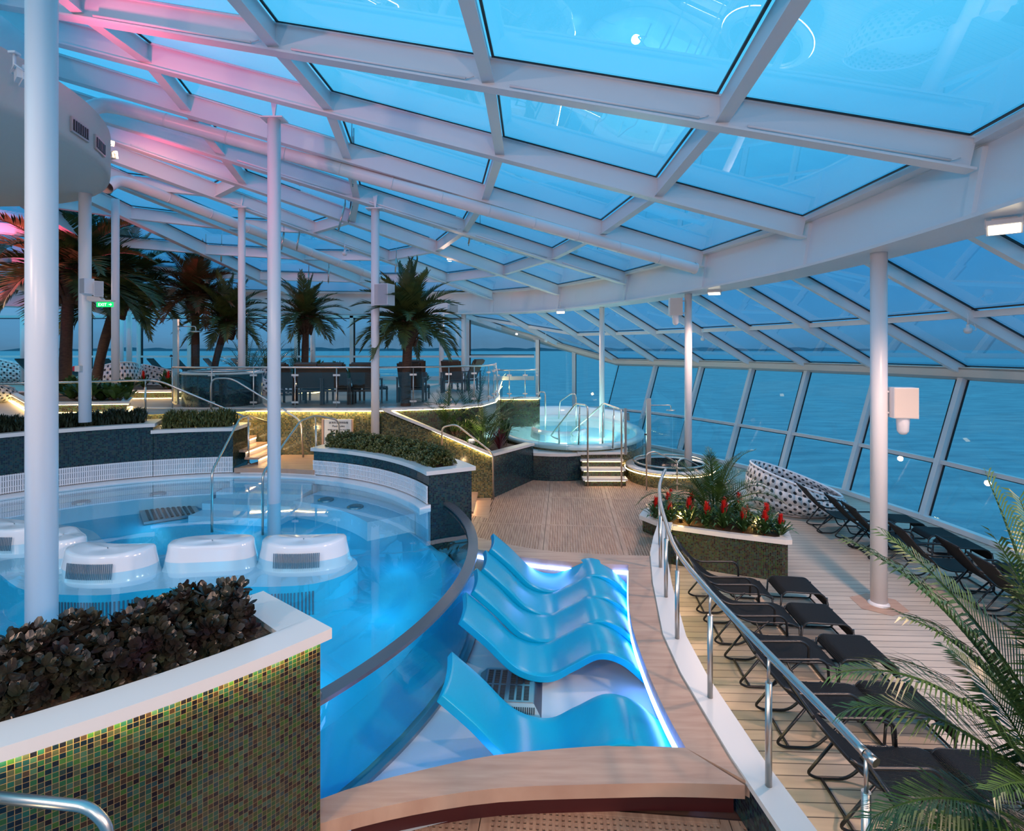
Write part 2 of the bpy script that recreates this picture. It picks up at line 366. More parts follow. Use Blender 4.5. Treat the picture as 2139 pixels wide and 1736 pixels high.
for (x0,h0),(x1,h1) in zip(pts, pts[1:]):
    b.hexa([(x0,15000,-28),(x1,15000,-28),(x1,16200,-28),(x0,16200,-28),(x0,15500,h0),(x1,15500,h1),(x1,15700,h1),(x0,15700,h0)])
b.build('hills', mat('far_hills', (.02,.07,.11), 1), kind=ST)

# ship hull side under the solarium, open deck outside
# ---- floors
b = MB(); b.poly([(-2.2,1.0,-.05),(2.2,1.0,-.05),(2.2,4.9,-.05),(2.1,8,-.05),(2.5,10.4,-.05),(3.2,12.4,-.05),(4.2,17.2,-.05),(3.2,25,-.05),(-4,25,-.05),(-4,12.5,-.05),(-.7,9.6,-.05),(-.5,7.6,-.05),(-1.2,5,-.05)][::1])
b.build('floor', M['underdeck'], kind=ST)
b = MB(); b.poly([(2.02,-2,-.45),(11.2,-2,-.45),(10.6,14,-.45),(9.9,17,-.45),(8.8,20,-.45),(6.6,24,-.45),(3.4,28,-.45),(1.5,28,-.45),(3.9,17.3,-.45),(3.2,12.4,-.45),(2.15,8.2,-.45),(1.95,5,-.45)])
b.build('floor', M['deck'], kind=ST)
edge_up = [(-3.45,14.2),(-2.3,14.55),(-1.4,14.85),(-.85,15.4),(-.5,16.6),(-.42,18.2),(-.5,20.4),(-.5,27.5)]
b = MB()
low = [pc(5.75,a) for a in range(96,200,8)]
pts = [(p.x,p.y,2.3) for p in low][::-1] + [(-6.3,14.15,2.3)] + [(x,y,2.3) for x,y in edge_up] + [(-32,27.5,2.3),(-32,5,2.3)]
b.poly(pts); b.build('floor', M['deck2'], kind=ST)

# ---- teak gratings: lattice panels in a grid turned 5.4 degrees
gd, gc = Vector((math.sin(R(5.4)), math.cos(R(5.4)), 0)), Vector((math.cos(R(5.4)), -math.sin(R(5.4)), 0))
def curb_x(Y):
    tb = [(2,2.0),(3.9,1.89),(4.6,1.82),(5.8,1.77),(6.6,1.80),(8.05,2.05),(9.25,2.31),(10.2,2.62),(11.2,3.0),(12.0,3.5),(12.6,4.4),(16.0,4.9),(30,4)]
    for (a,xa),(c,xc) in zip(tb, tb[1:]):
        if a <= Y <= c: return xa+(xc-xa)*(Y-a)/(c-a)
    return 2.0
def in_grate(p):
    if p.x > curb_x(p.y)+.05: return False
    d = math.hypot(p.x-PC[0], p.y-PC[1])
    if p.y > 9 and d < 5.45: return False
    if p.y > 13.0 and p.x < -.5: return False
    if p.y > 14.2 and p.x < -.49+(p.y-14.2)*.55: return False
    return (9.12 < p.y < 16.3) or (1.8 < p.y < 4.6)
PITCH, HOLE = .0512, .026
def grate_panel(o, wdt, dep, nx, ny, label):
    lt, fr = MB(), MB()
    mx, my = (wdt-nx*PITCH)/2, (dep-ny*PITCH)/2
    def run(mb, s0, s1, wid, d, hgt, z):
        # bar from s0 to s1 keeping only the stretch inside the deck outline
        n = 60; good = [k for k in range(n+1) if in_grate(s0+(s1-s0)*(k/n))]
        if len(good) < 2: return
        a, c = s0+(s1-s0)*(good[0]/n), s0+(s1-s0)*(good[-1]/n)
        mb.bar(a+Vector((0,0,z)), c+Vector((0,0,z)), wid, hgt)
    for i in range(nx+1):
        x = mx+i*PITCH; s = o+gc*x+gd*my; run(lt, s, s+gd*(ny*PITCH), PITCH-HOLE, 0, .022, -.012)
    for j in range(ny+1):
        y = my+j*PITCH; s = o+gd*y+gc*mx; run(lt, s, s+gc*(nx*PITCH), PITCH-HOLE, 0, .02, -.012)
    g = .004
    run(fr, o+gc*(mx/2)+gd*g, o+gc*(mx/2)+gd*(dep-g), mx-2*g, 0, .03, -.015)
    run(fr, o+gc*(wdt-mx/2)+gd*g, o+gc*(wdt-mx/2)+gd*(dep-g), mx-2*g, 0, .03, -.015)
    run(fr, o+gd*(my/2)+gc*mx, o+gd*(my/2)+gc*(wdt-mx), my-2*g, 0, .03, -.015)
    run(fr, o+gd*(dep-my/2)+gc*mx, o+gd*(dep-my/2)+gc*(wdt-mx), my-2*g, 0, .03, -.015)
    if not fr.f or len(fr.f) + len(lt.f) < 30: return
    ob = lt.build('floor_grating', M['teak'], kind=ST); fr.build('panel_frame', M['teak'], ob)
O0 = Vector((.733, 12.02, 0))
for i in range(-3, 3):
    for j in range(-2, 3): grate_panel(O0+gc*(1.5*i)+gd*(2.25*j), 1.5, 2.25, 26, 42, '')
O1 = Vector((-.62, 2.37, 0))
for i in range(-1, 2):
    grate_panel(Vector((-.45,2.42,0))+gc*(2.0*i), 2.0, 2.25, 36, 42, '')

# ---- white curb under the curved railing, dark mosaic on its pool side
YS = [2.0,3.0,3.9,4.6,5.2,5.8,6.6,7.3,8.05,8.7,9.25,10.0,10.9]
Lc = [(curb_x(y), y, .42) for y in YS]; Rc = [(curb_x(y)+.26, y-.06, .42) for y in YS]
b = MB(); b.solid(Lc, Rc, .05); cb = b.build('curb', M['quartz'], kind=ST)
b = MB(); b.wall([(x+.02,y) for x,y,z in Lc], 0, .37); b.wall([(x-.02,y) for x,y,z in Rc], -.45, .37); b.build('mosaic_face', M['mos_dark'], cb)
b = MB()
for p,q in zip(Rc, Rc[1:]): b.bar((p[0]-.008,p[1],.365),(q[0]-.008,q[1],.365),.012,.006)
b.build('led_strip', M['led_warm'], cb)

# ---- oak band round the lounger basin
inn = smooth_path([(-.62,9.45,.4),(-.2,9.22,.4),(.5,8.98,.4),(1.2,8.82,.4),(1.84,8.75,.4)],3)
out = smooth_path([(-.64,10.05,.4),(-.2,9.75,.4),(.5,9.40,.4),(1.2,9.25,.4),(2.33,9.12,.4)],3)
b = MB(); b.solid(inn, out, .4)
ri = smooth_path([(1.84,8.75,.4),(1.62,7.7,.4),(1.48,6.82,.4),(1.435,5.89,.4),(1.445,5.2,.4),(1.483,4.725,.4)],3)
ro = [(curb_x(p.y if 0 < k < len(ri)-1 else (4.32 if k else 9.12))+.04, p.y if 0 < k < len(ri)-1 else (9.12 if k == 0 else 4.32), .4) for k, p in enumerate(ri)]
b.solid(ri, ro, .12)
ni = smooth_path([(1.483,4.725,.4),(1.0,4.75,.4),(.638,4.737,.4),(-.14,4.64,.4),(-.745,4.47,.4),(-1.29,4.27,.4),(-1.75,4.0,.4)],3)
no = smooth_path([(1.82,4.32,.4),(1.3,4.34,.4),(.76,4.33,.4),(-.1,4.29,.4),(-.75,4.17,.4),(-1.3,4.0,.4),(-1.95,3.72,.4)],3)
b.solid(ni, no, .11); bd = b.build('trim_1', M['band'], kind=ST)
b = MB(); b.wall([(p.x, p.y+.22) for p in no], 0, .3); b.build('plinth', M['reddark'], bd)
# basin shell and blue light strip
b = MB(); b.poly([(p.x,p.y-.1,.012) for p in ni[::-1]]+[(1.6,6,0.012),(1.95,8.85,0.012),(-.6,9.6,0.012),(-1.3,9.0,0.012),(-1.5,7,0.012)])
b.build('floor', mat('basin_floor', (.62,.70,.74), .2), kind=ST)
b = MB(); b.wall([(p.x+.05,p.y) for p in ri], 0, .4); b.wall([(p.x,p.y+.05) for p in inn], 0, .4); b.wall([(p.x,p.y-.05) for p in ni], 0, .4)
bw = b.build('wall_basin', mat('basin_wall', (.4,.55,.75), .2), kind=ST)
b = MB()
for p, r_ in zip(ri, ri[1:]): b.bar(p+Vector((.0,0,-.16)), r_+Vector((.0,0,-.16)), .03, .05)
for p, r_ in zip(inn, inn[1:]): b.bar(p+Vector((0,-.018,-.12)), r_+Vector((0,-.018,-.12)), .02, .05)
for p, r_ in zip(ni, ni[1:]): b.bar(p+Vector((0,-.012,-.16)), r_+Vector((0,-.012,-.16)), .02, .03)
b.build('led_strip', M['led_blue'], bw)

# ---- pool shell
b = MB(); b.poly([pc(4.95,a,.32) for a in range(0,360,6)]); b.lathe((PC[0],PC[1],0), [(5.37,.05),(5.25,.10),(5.1,.24),(4.95,.32)], 72); b.build('floor', M['poolfloor'], kind=ST)
wp = [pc(5.37 if -38 < a < 28 else 5.06, a, .93) for a in range(-180,180,3)]
b = MB(); b.poly(wp); wt = b.build('water', M['water'], kind=ST)
b = MB(); b.wall([p for p in arc(5.06, 28, 322-0, 0, 90)], .04, .98); b.build('wall_pool', M['pool'], kind=ST)
b = MB(); b.solid(arc(4.86, 28, 322, .955, 90), arc(5.07, 28, 322, .99, 90), .12)
b.build('trim_2', M['seat_white'], kind=ST)
# glass-fronted edge
b = MB(); b.solid(arc(5.385,-37,29,.95,40), arc(5.43,-37,29,.95,40), .95); gw = b.build('wall_acrylic', M['acrylic'], kind=ST)
b = MB(); b.solid(arc(5.33,-37,29,.985,40), arc(5.47,-37,29,.985,40), .035); b.build('cap_rail', mat('grey_capping', (.20,.19,.21), .25, .6), gw)
b = MB(); b.tube(arc(5.45,-41,-36.0,1.03,4), .03, 8); b.build('rail_end', M['steel'], gw)
b = MB(); b.solid(arc(5.43,-40,29,.05,40), arc(5.49,-40,29,.05,40), .05); b.build('base_channel', M['steel_dark'], gw)
# underwater bench following the far wall, seat lip, and entry steps
def ring_solid(mb, r0, r1, a0, a1, z, th, n=20): mb.solid(arc(r0,a0,a1,z,n), arc(r1,a0,a1,z,n), th)
b = MB()
ring_solid(b, 4.55, 5.05, 98, 200, .64, .4); ring_solid(b, 4.1, 5.05, 36, 70, .66, .6)
b.build('pool_bench', M['pool'], kind=ST)
b = MB()
for k in range(4):
    z = .86-.13*k; r = 4.75-.42*k
    pts = [pc(5.06, 72), pc(5.06, 94), pc(r, 94.5+1.5*k), pc(r, 71-1.2*k)]
    n0 = [(p.x,p.y,z) for p in pts]; b.solid([n0[3], n0[2]], [n0[0], n0[1]], z-.3)
b.build('pool_steps', M['pool'], kind=ST)
for (a, r, z) in [(47,3.95,.35),(60,4.0,.35),(112,4.25,.4),(128,4.25,.4),(100,4.4,.64)]:
    pass
# ---- oak landing and stairs
b = MB(); b.solid(arc(4.98,72.5,94.5,1.1,8), [(-5.9+(i*.31),14.25,1.1) for i in range(8,-1,-1)][:9], .1); b.solid([(-3.45,12.9,1.1),(-3.6,14.25,1.1)], [(-3.0,12.6,1.1),(-2.9,14.25,1.1)], .1)
b.build('floor', M['band'], kind=ST)
b = MB(); b.wall([pc(5.0,a) for a in range(72,96,3)], .95, 1.0); b.build('wall_landing', M['seat_white'], kind=ST)
stA = MB(); stL = MB()
for k in range(7):                              # down to the gratings
    x = -2.95+.34*k; z = 1.1-.157*(k+1)
    stA.solid([(x,12.7,z),(x+.38,12.45,z)], [(x,14.2,z),(x+.38,14.2,z)], .05)
    stL.box((x+.34,13.3,z-.07),(.02,1.4,.02))
s1 = stA.build('stairs', M['band'], kind=ST); stL.build('led_strip', M['led_step'], s1)
b = MB(); 
for k in range(7):
    x = -2.95+.34*k; z = 1.1-.157*(k+1); b.quad((x,12.6,z-.2),(x,14.2,z-.2),(x,14.2,z+.157),(x,12.6,z+.157))
b.build('riser', M['quartz'], s1)
stA = MB(); stL = MB(); b = MB()
for k in range(7):                              # up to the upper deck
    x = -5.95-.30*k; z = 1.1+.171*(k+1)
    stA.solid([(x,13.0,z),(x-.34,13.0,z)], [(x,14.2,z),(x-.34,14.2,z)], .05)
    stL.box((x+.0,13.6,z-.06),(.02,1.1,.02)); b.quad((x-.02,13.0,z-.17),(x-.02,14.2,z-.17),(x-.02,14.2,z-.04),(x-.02,13.0,z-.04))
s2 = stA.build('stairs', M['band'], kind=ST); stL.build('led_strip', M['led_step'], s2); b.build('riser', M['quartz'], s2)

# ---- retaining wall of the upper deck (gold lit mosaic), white coping, light under it
b = MB(); b.wall([(-9.5,14.27),(-3.4,14.27)], 1.0, 2.22); rw = b.build('wall_upper_deck', M['mos_gold_lit'], kind=ST)
eu = [(-9.5,14.2)]+edge_up
b = MB(); b.wall([(x+.03,y+.05) for x,y in edge_up], .0, 2.22); b.build('mosaic_face', M['mos_green'], rw)
b = MB(); b.solid([(x,y-.06,2.31) for x,y in eu], [(x-.12,y+.22,2.31) for x,y in eu], .07); b.build('coping', M['quartz'], rw)
b = MB()
for p, q in zip(eu, eu[1:]): b.bar((p[0],p[1]+.03,2.225),(q[0],q[1]+.03,2.225),.02,.012)
b.build('led_strip', M['led_warm'], rw)
# sloping planter wall beside the stairs and its return towards the hot tub
P0, P1, P2 = Vector((-3.35,14.18,2.30)), Vector((-.49,14.2,1.12)), Vector((.62,16.15,1.05))
b = MB(); b.wall([P0,P1], 0, [2.22,1.05]); pw = b.build('wall_stair_planter', M['mos_gold_lit'], kind=ST)
b = MB(); b.wall([P1,P2], 0, [1.05,.98]); b.build('mosaic_face', M['mos_dark'], pw)
b = MB(); b.solid([P0+Vector((0,-.05,.03)),P1+Vector((.04,-.05,.03)),P2+Vector((.04,0,.03))],[P0+Vector((0,.2,.03)),P1+Vector((-.1,.22,.03)),P2+Vector((-.22,.1,.03))],.07); b.build('coping', M['quartz'], pw)
b = MB(); b.bar(P0+Vector((.1,-.02,-.05)),P1+Vector((-.02,-.02,-.05)),.02,.012); b.build('led_strip', M['led_warm'], pw)
b = MB(); b.quad((-3.3,14.3,2.0),(-.55,14.3,.95),(.6,16.2,.92),(-.5,16.2,.95)); b.poly([(-3.3,14.3,2.02),(-.5,16.2,1.0),(-.9,15.5,1.6),(-1.4,14.9,1.95),(-2.3,14.6,2.1)]); b.build('soil', M['soil'], pw)

# ---- ring beam
RI = [(3.2,-4.5),(4.3,-1.5),(5.2,3.0),(5.7,6.86),(5.78,10.97),(5.08,14.8),(3.8,18.7),(1.85,22.4),(-.9,24.6),(-5.0,25.2),(-9.5,24.8),(-14,23.5),(-18,21),(-21,17),(-22.5,12),(-22,6)]
ri3 = smooth_path([(x,y,0) for x,y in RI], 4)
def offs(path, d):
    out = []
    for i, p in enumerate(path):
        t_ = (path[min(i+1,len(path)-1)]-path[max(i-1,0)]).normalized(); out.append(p+Vector((t_.y,-t_.x,0))*d)
    return out
ro3 = offs(ri3, .88); rin2 = offs(ri3, -.06)
b = MB()
for z0, z1, A, B in ((5.42,5.47,rin2,ro3),(6.34,6.40,offs(ri3,.14),ro3)):
    b.solid([p+Vector((0,0,z1)) for p in A],[p+Vector((0,0,z1)) for p in B], z1-z0)
for k in range(len(ri3)-1):
    a, c = ri3[k], ri3[k+1]; a2, c2 = offs(ri3,.16)[k], offs(ri3,.16)[k+1]; oa, oc = offs(ri3,.8)[k], offs(ri3,.8)[k+1]
    b.quad(a+Vector((0,0,5.47)), c+Vector((0,0,5.47)), c2+Vector((0,0,6.36)), a2+Vector((0,0,6.36)))
    b.quad(oa+Vector((0,0,5.47)), oc+Vector((0,0,5.47)), oc+Vector((0,0,6.36)), oa+Vector((0,0,6.36)))
for (x,y) in RI[2:13]:
    k = min(range(len(ri3)), key=lambda i: (ri3[i]-Vector((x,y,0))).length); t_ = (ri3[min(k+1,len(ri3)-1)]-ri3[max(k-1,0)]).normalized()
    nrm = Vector((t_.y,-t_.x,0)); p = ri3[k]
    b.hexa([p-nrm*.055-t_*.07+Vector((0,0,5.47)), p-nrm*.055+t_*.07+Vector((0,0,5.47)), p+nrm*.1+t_*.07+Vector((0,0,5.47)), p+nrm*.1-t_*.07+Vector((0,0,5.47)),
            p+nrm*.08-t_*.07+Vector((0,0,6.3)), p+nrm*.08+t_*.07+Vector((0,0,6.3)), p+nrm*.2+t_*.07+Vector((0,0,6.3)), p+nrm*.2-t_*.07+Vector((0,0,6.3))])
for (x0,y0),(x1,y1) in zip(RI[1:], RI[2:]):
    k0 = min(range(len(ri3)), key=lambda i: (ri3[i]-Vector((x0,y0,0))).length); k1 = min(range(len(ri3)), key=lambda i: (ri3[i]-Vector((x1,y1,0))).length)
    cv = [offs(ri3,.2)[k]+Vector((0,0,6.45)) for k in range(k0,k1+1)]; ch = [Vector((x0,y0,6.45)).lerp(Vector((x1,y1,6.45)), i/(k1-k0)) for i in range(k1-k0+1)]
    b.solid(ch, cv, .10)
b.build('ring_beam', M['paint'], kind=ST)

# ---- radial roof beams, cross beams and the panes between them
OC = Vector((-12, 8.7))
SL = [.225,.22,.217,.215,.193,.166,.155,.146,.150,.16,.17,.18,.18,.18]
NODES = RI[1:15]
TD = [0.0, 3.0, 6.05, 9.1, 12.1, 15.6]
def spoke_pt(k, dist):
    n = Vector(NODES[k]); d = (OC-n); L = d.length; d /= L
    dist = min(dist, L-3.2); p = n+d*dist
    return Vector((p.x, p.y, 6.0+SL[k]*dist))
DEP = .40
for k in range(len(NODES)):
    b = MB(); pts = [spoke_pt(k, d) for d in TD]; L = (Vector(NODES[k])-OC).length
    up = Vector((0,0,1))
    a, c = pts[0], spoke_pt(k, L-3.2)
    b.bar(a+up*.02, c+up*.02, .20, .03); b.bar(a+up*(.03+DEP/2), c+up*(.03+DEP/2), .06, DEP); b.bar(a+up*(DEP+.02), c+up*(DEP+.02), .14, .03)
    b.build('roof_beam', M['paint'], kind=ST)
wn_i = 1
for k in range(len(NODES)-1):
    fr = MB()
    for j, d in enumerate(TD[1:5]):
        a, c = spoke_pt(k, d), spoke_pt(k+1, d); up = Vector((0,0,1))
        fr.bar(a+up*.1, c+up*.1, .17, .03); fr.bar(a+up*.26, c+up*.26, .06, .30)
    rb = fr.build('roof_beam', M['paint'], kind=ST)
    for j in range(len(TD)-1):
        a, c, e, g = spoke_pt(k,TD[j]), spoke_pt(k+1,TD[j]), spoke_pt(k+1,TD[j+1]), spoke_pt(k,TD[j+1])
        if (a-g).length < .3: continue
        up = Vector((0,0,DEP+.04)); q = [p+up for p in (a,c,e,g)]
        cen = (q[0]+q[1]+q[2]+q[3])/4; ins = [p+(cen-p).normalized()*.10 for p in q]
        b = MB(); b.quad(*q); wo_ = b.build('window_%d' % wn_i, M['roofglass'], kind=ST); wn_i += 1
        b = MB()
        for i in range(4): b.bar(ins[i]-Vector((0,0,.012)), ins[(i+1)%4]-Vector((0,0,.012)), .035, .02)
        b.build('gasket', M['black'], wo_)

# ---- leaning side windows and the sloping roof above them
MID = [Vector(p) for p in [(10.4,.9),(10.75,3.5),(10.95,6.1),(11.05,8.7),(11.0,11.3),(10.79,13.88),(10.32,16.4),(9.45,18.6),(8.5,20.7),(7.4,23.0),(6.05,25.1),(4.55,26.7)]]
NRM = []
for i in range(len(MID)):
    t_ = (MID[min(i+1,len(MID)-1)]-MID[max(i-1,0)]).normalized(); n_ = Vector((t_.y,-t_.x)); NRM.append((n_*.55+Vector((.45,.0))).normalized())
def fac(i, z):
    p = MID[i]+NRM[i]*((z-1.0)*.305); return Vector((p.x, p.y, z))
def knee(i): return fac(i, 3.15)
OUTT = [(5.9,.9),(6.2,3.5),(6.55,6.0),(6.7,8.6),(6.75,11.2),(6.6,13.78),(6.2,16.1),(5.45,18.3),(4.6,20.3),(3.4,22.0),(2.2,23.6),(.6,25.0)]
OUTT = [Vector((x,y,6.05)) for x,y in OUTT]
for i in range(len(MID)-1):
    b = MB(); lo, mi, hi = fac(i,-.38), fac(i,1.0), knee(i); lo2, mi2, hi2 = fac(i+1,-.38), fac(i+1,1.0), knee(i+1)
    b.quad(lo, lo2, mi2, mi); b.quad(mi, mi2, hi2, hi); wi = b.build('window_%d' % wn_i, M['winglass'], kind=ST); wn_i += 1
    n3 = Vector((NRM[i].x, NRM[i].y, 0)); ins = -n3*.08
    b = MB(); b.bar(fac(i,-.45)+ins, hi+ins, .15, .14, up=n3); b.bar(mi+ins*.6, mi2+ins*.6, .12, .10); b.bar(lo+ins, lo2+ins, .16, .12)
    b.build('window_frame', M['paint'], wi)
    b = MB(); td = (lo2-lo).normalized()
    wd = .16 if i % 2 == 1 else .035
    for s_, w_ in ((1, wd), (-1, .035)):
        p, q = (lo, hi) if s_ > 0 else (lo2, hi2); off = td*s_*(.08+w_/2)
        b.bar(p+off, q+off, w_, .03, up=n3)
    for p, q in ((mi,mi2),(hi,hi2),(lo,lo2)):
        b.bar(p-Vector((0,0,.075)), q-Vector((0,0,.075)), .03, .03)
    b.build('gasket', M['black'], wi)
# knee beam
b = MB(); kk = [knee(i) for i in range(len(MID))]
edge = kk + [Vector((2.5,27.6,3.9)), Vector((-.2,27.9,4.7)), Vector((-2.7,27.9,5.40)), Vector((-5,27.9,5.45))]
kin = []
for i, p in enumerate(edge):
    t_ = (edge[min(i+1,len(edge)-1)]-edge[max(i-1,0)]); t_.z = 0; t_.normalize(); kin.append(p+Vector((-t_.y,t_.x,0))*.26)
b.solid([p+Vector((0,0,.22)) for p in kin],[p+Vector((0,0,.22)) for p in edge],.06); 
for i in range(len(edge)-1): b.quad(kin[i]+Vector((0,0,-.02)), kin[i+1]+Vector((0,0,-.02)), kin[i+1]+Vector((0,0,.2)), kin[i]+Vector((0,0,.2))); b.quad(kin[i]+Vector((0,0,-.02)), kin[i+1]+Vector((0,0,-.02)), edge[i+1]+Vector((0,0,-.12)), edge[i]+Vector((0,0,-.12)))
b.build('edge_beam', M['paint_warm'], kind=ST)
tops = OUTT + [Vector((-1.3,25.5,6.05)), Vector((-3.6,26.0,6.05)), Vector((-5.6,26.1,6.05))]
ke = [p+Vector((0,0,.22)) for p in edge[:len(tops)]]
def sl(i, s): return ke[i].lerp(tops[i], s)
SM = .46
for i in range(len(tops)-1):
    b = MB(); b.quad(sl(i,0), sl(i+1,0), sl(i+1,SM), sl(i,SM)); b.quad(sl(i,SM), sl(i+1,SM), sl(i+1,1), sl(i,1))
    wi = b.build('window_%d' % wn_i, M['roofglass'], kind=ST); wn_i += 1
    b = MB(); dn = Vector((0,0,-.14)); b.bar(sl(i,0)+dn, sl(i,1)+dn, .13, .24); b.bar(sl(i,SM)+dn*.6, sl(i+1,SM)+dn*.6, .10, .13)
    b.build('window_frame', M['paint'], wi)
    b = MB(); td = (sl(i+1,.5)-sl(i,.5)).normalized()*.10
    for p, q in ((sl(i,0)+td, sl(i,1)+td), (sl(i+1,0)-td, sl(i+1,1)-td)): b.bar(p-Vector((0,0,.02)), q-Vector((0,0,.02)), .03, .03)
    u_ = (sl(i,1)-sl(i,0)).normalized()*.09
    for s_ in (0, SM, SM): b.bar(sl(i,s_)+u_-Vector((0,0,.02)), sl(i+1,s_)+u_-Vector((0,0,.02)), .03, .03); u_ = -u_ if s_ else u_
    b.build('gasket', M['black'], wi)

# ---- far window wall
FY = 27.5; mull = [-31,-28.5,-26,-23.5,-21,-18.5,-16,-13.3,-10.7,-7.95,-5.2,-2.2,1.1]
for i in range(len(mull)-1):
    x0, x1 = mull[i], mull[i+1]; b = MB(); zt = 5.45
    zt1 = 5.45 if x1 < -1 else 4.35
    b.quad((x0,FY,2.3),(x1,FY,2.3),(x1,FY,zt1),(x0,FY,zt)); wi = b.build('window_%d' % wn_i, M['winglass'], kind=ST); wn_i += 1
    b = MB(); b.box((x0,FY-.05,3.9),(.17,.16,3.2)); b.box(((x0+x1)/2,FY-.05,3.47),(x1-x0,.12,.1)); b.box(((x0+x1)/2,FY-.05,2.4),(x1-x0,.14,.2)); b.box(((x0+x1)/2,FY-.05,5.45 if x1<-1 else 5.1),(x1-x0,.16,.12) if x1<-1 else (.01,.01,.01)); b.build('window_frame', M['paint'], wi)
    b = MB(); b.box((x0+.12,FY-.02,3.9),(.07,.05,3.1)); b.box(((x0+x1)/2,FY-.02,5.36 if x1<-1 else 3.55),(x1-x0,.05,.04)); b.build('gasket', M['black'], wi)
for j, (x0, x1, z0, z1) in enumerate([(1.25,3.05,4.3,3.72),(3.05,4.55,3.72,3.2)]):
    b = MB(); b.quad((x0,FY-.1,-.4),(x1,FY-.1,-.4),(x1,FY-.1,z1),(x0,FY-.1,z0)); wi = b.build('window_%d' % wn_i, M['winglass'], kind=ST); wn_i += 1
    b = MB(); b.box((x0,FY-.15,z0/2-.2),(.17,.14,z0+.4)); b.box(((x0+x1)/2,FY-.15,.95),(x1-x0,.12,.12)); b.build('window_frame', M['paint'], wi)
    b = MB(); b.box((x0+.11,FY-.12,z0/2),(.05,.04,z0)); b.build('gasket', M['black'], wi)
# flat ceiling strip between far windows and ring beam is glazed: slope panes on the left part
for k in range(9,13):
    pass

# ---- round drum ceiling over the bar
DC, DR = (-11.6, 7.9), 4.75
b = MB(); b.lathe((DC[0],DC[1],0), [(0.01,7.05),(DR-.12,7.05),(DR-.02,7.08),(DR,7.16),(DR,7.88)], 72); b.build('ceiling', M['paint_warm'], kind=ST)
b = MB(); b.lathe((DC[0],DC[1],0), [(DR,7.88),(DR-.5,7.95),(DR-.9,8.9),(0.01,9.6)], 72); b.build('ceiling', M['paint'], kind=ST)
# ================================================================ COLUMNS
def column(x, y, z0, z1, r, label, foot=False, cap=False):
    t_ = thing('column', label, 'column', (x, y, z0)); t_['kind'] = 'thing'
    b = MB(); b.tube([(0,0,0),(0,0,z1-z0)], r, 24); b.build('shaft', M['paint'], t_)
    if cap: b = MB(); b.box((0,0,z1-z0-.01),(.42,.30,.025)); b.hexa([(-.01,-.02,z1-z0),(.01,-.02,z1-z0),(.01,.02,z1-z0),(-.01,.02,z1-z0),(-.06,-.02,z1-z0+.35),(.06,-.02,z1-z0+.35),(.06,.02,z1-z0+.35),(-.06,.02,z1-z0+.35)]); b.build('head_plate', M['paint'], t_)
    if foot: b = MB(); b.lathe((0,0,0), [(r+.035,0),(r+.035,.02),(r,.05)], 24); b.build('base_ring', M['paint'], t_)
    return t_
column(-4.83, 5.68, .04, 8.28, .135, 'thick white column standing in the pool beside the dark succulent hedge')
column(-4.47, 10.39, .04, 8.14, .118, 'white column rising from the pool water by the underwater steps', cap=True)
column(-3.45, 13.95, 1.1, 7.36, .104, 'white column at the top end of the sloping planter wall', cap=True)
column(-7.43, 15.2, 2.3, 7.70, .095, 'slim white column behind the deck balustrade, between spa tub and brown loungers', cap=True)
column(-8.88, 11.5, 2.3, 7.06, .112, 'white column under the round ceiling drum, carrying the green exit sign')
column(-10.4, 14.5, 2.3, 7.75, .092, 'warm lit white column beside the drum edge and the low lit planter')
column(-18.0, 26.0, 2.3, 6.6, .12, 'pink lit column far back, with two small loudspeakers')
column(-19.1, 27.0, 2.3, 6.1, .12, 'thin pink column against the far windows behind the speaker column')
column(-21.2, 24.0, 2.3, 5.45, .12, 'grey white column by the black loungers at the far end of the window wall')
column(-9.0, 25.0, 2.3, 5.45, .11, 'white column behind the lone palm before the far windows')
column(-3.06, 24.0, 2.3, 5.45, .11, 'pink tinged column behind the potted bushes on the upper deck')
column(-2.2, 25.2, 2.3, 5.45, .11, 'white column where the far windows meet the ring beam')
column(3.4, 20.9, .5, 5.43, .10, 'white column rising out of the round hot tub edge')
column(5.1, 16.0, -.45, 5.43, .105, 'white column beside the plunge tub and the potted areca', foot=True)
tc_ = column(6.13, 9.24, -.45, 5.43, .125, 'white column standing free on the plank deck among black loungers', foot=True)
b = MB(); b.poly([Vector((.42*math.cos(R(a)), .42*math.sin(R(a)), .004)) for a in range(22,382,60)]); b.build('floor_plate', M['band'], tc_)

# ================================================================ DUCTS AND PIPES UNDER THE ROOF
def duct(pts, r, label):
    t_ = thing('air_duct', label, 'duct', pts[0]); o = Vector(pts[0]); P = [Vector(p)-o for p in pts]
    b = MB(); b.tube(fillet(P, .5, 4), r, 20, caps=False); pb_ = b
    d = (P[-1]-P[-2]).normalized(); b = MB(); b.tube([P[-1]-d*.05, P[-1]+d*.015], r+.012, 20, caps=False); b.build('end_collar', M['paint'], t_)
    b = MB(); b.tube([P[-1]-d*.3, P[-1]-d*.25], r*.96, 20); b.build('opening', M['steel_dark'], t_)
    b = pb_; Lt = (P[-1]-P[-2]).length; n = int(Lt/1.1)
    for i in range(1, n): q = P[-2].lerp(P[-1], i/n); b.tube([q-d*.012, q+d*.012], r+.006, 20)
    b.build('pipe', M['paint'], t_)
duct([at(140,236,9.6), at(165,240,9.9), at(212,214,10.6), at(1452,561,14.2)], .135, 'long white spiral duct running from the drum to the ring beam')
duct([at(222,392,12.6), at(250,374,13.4), at(800,585,21.0)], .135, 'pink lit spiral duct lower down, running behind the palms')
duct([at(-40,572,15.0), at(225,652,21.0)], .14, 'spiral duct at the far window side with its open end showing')
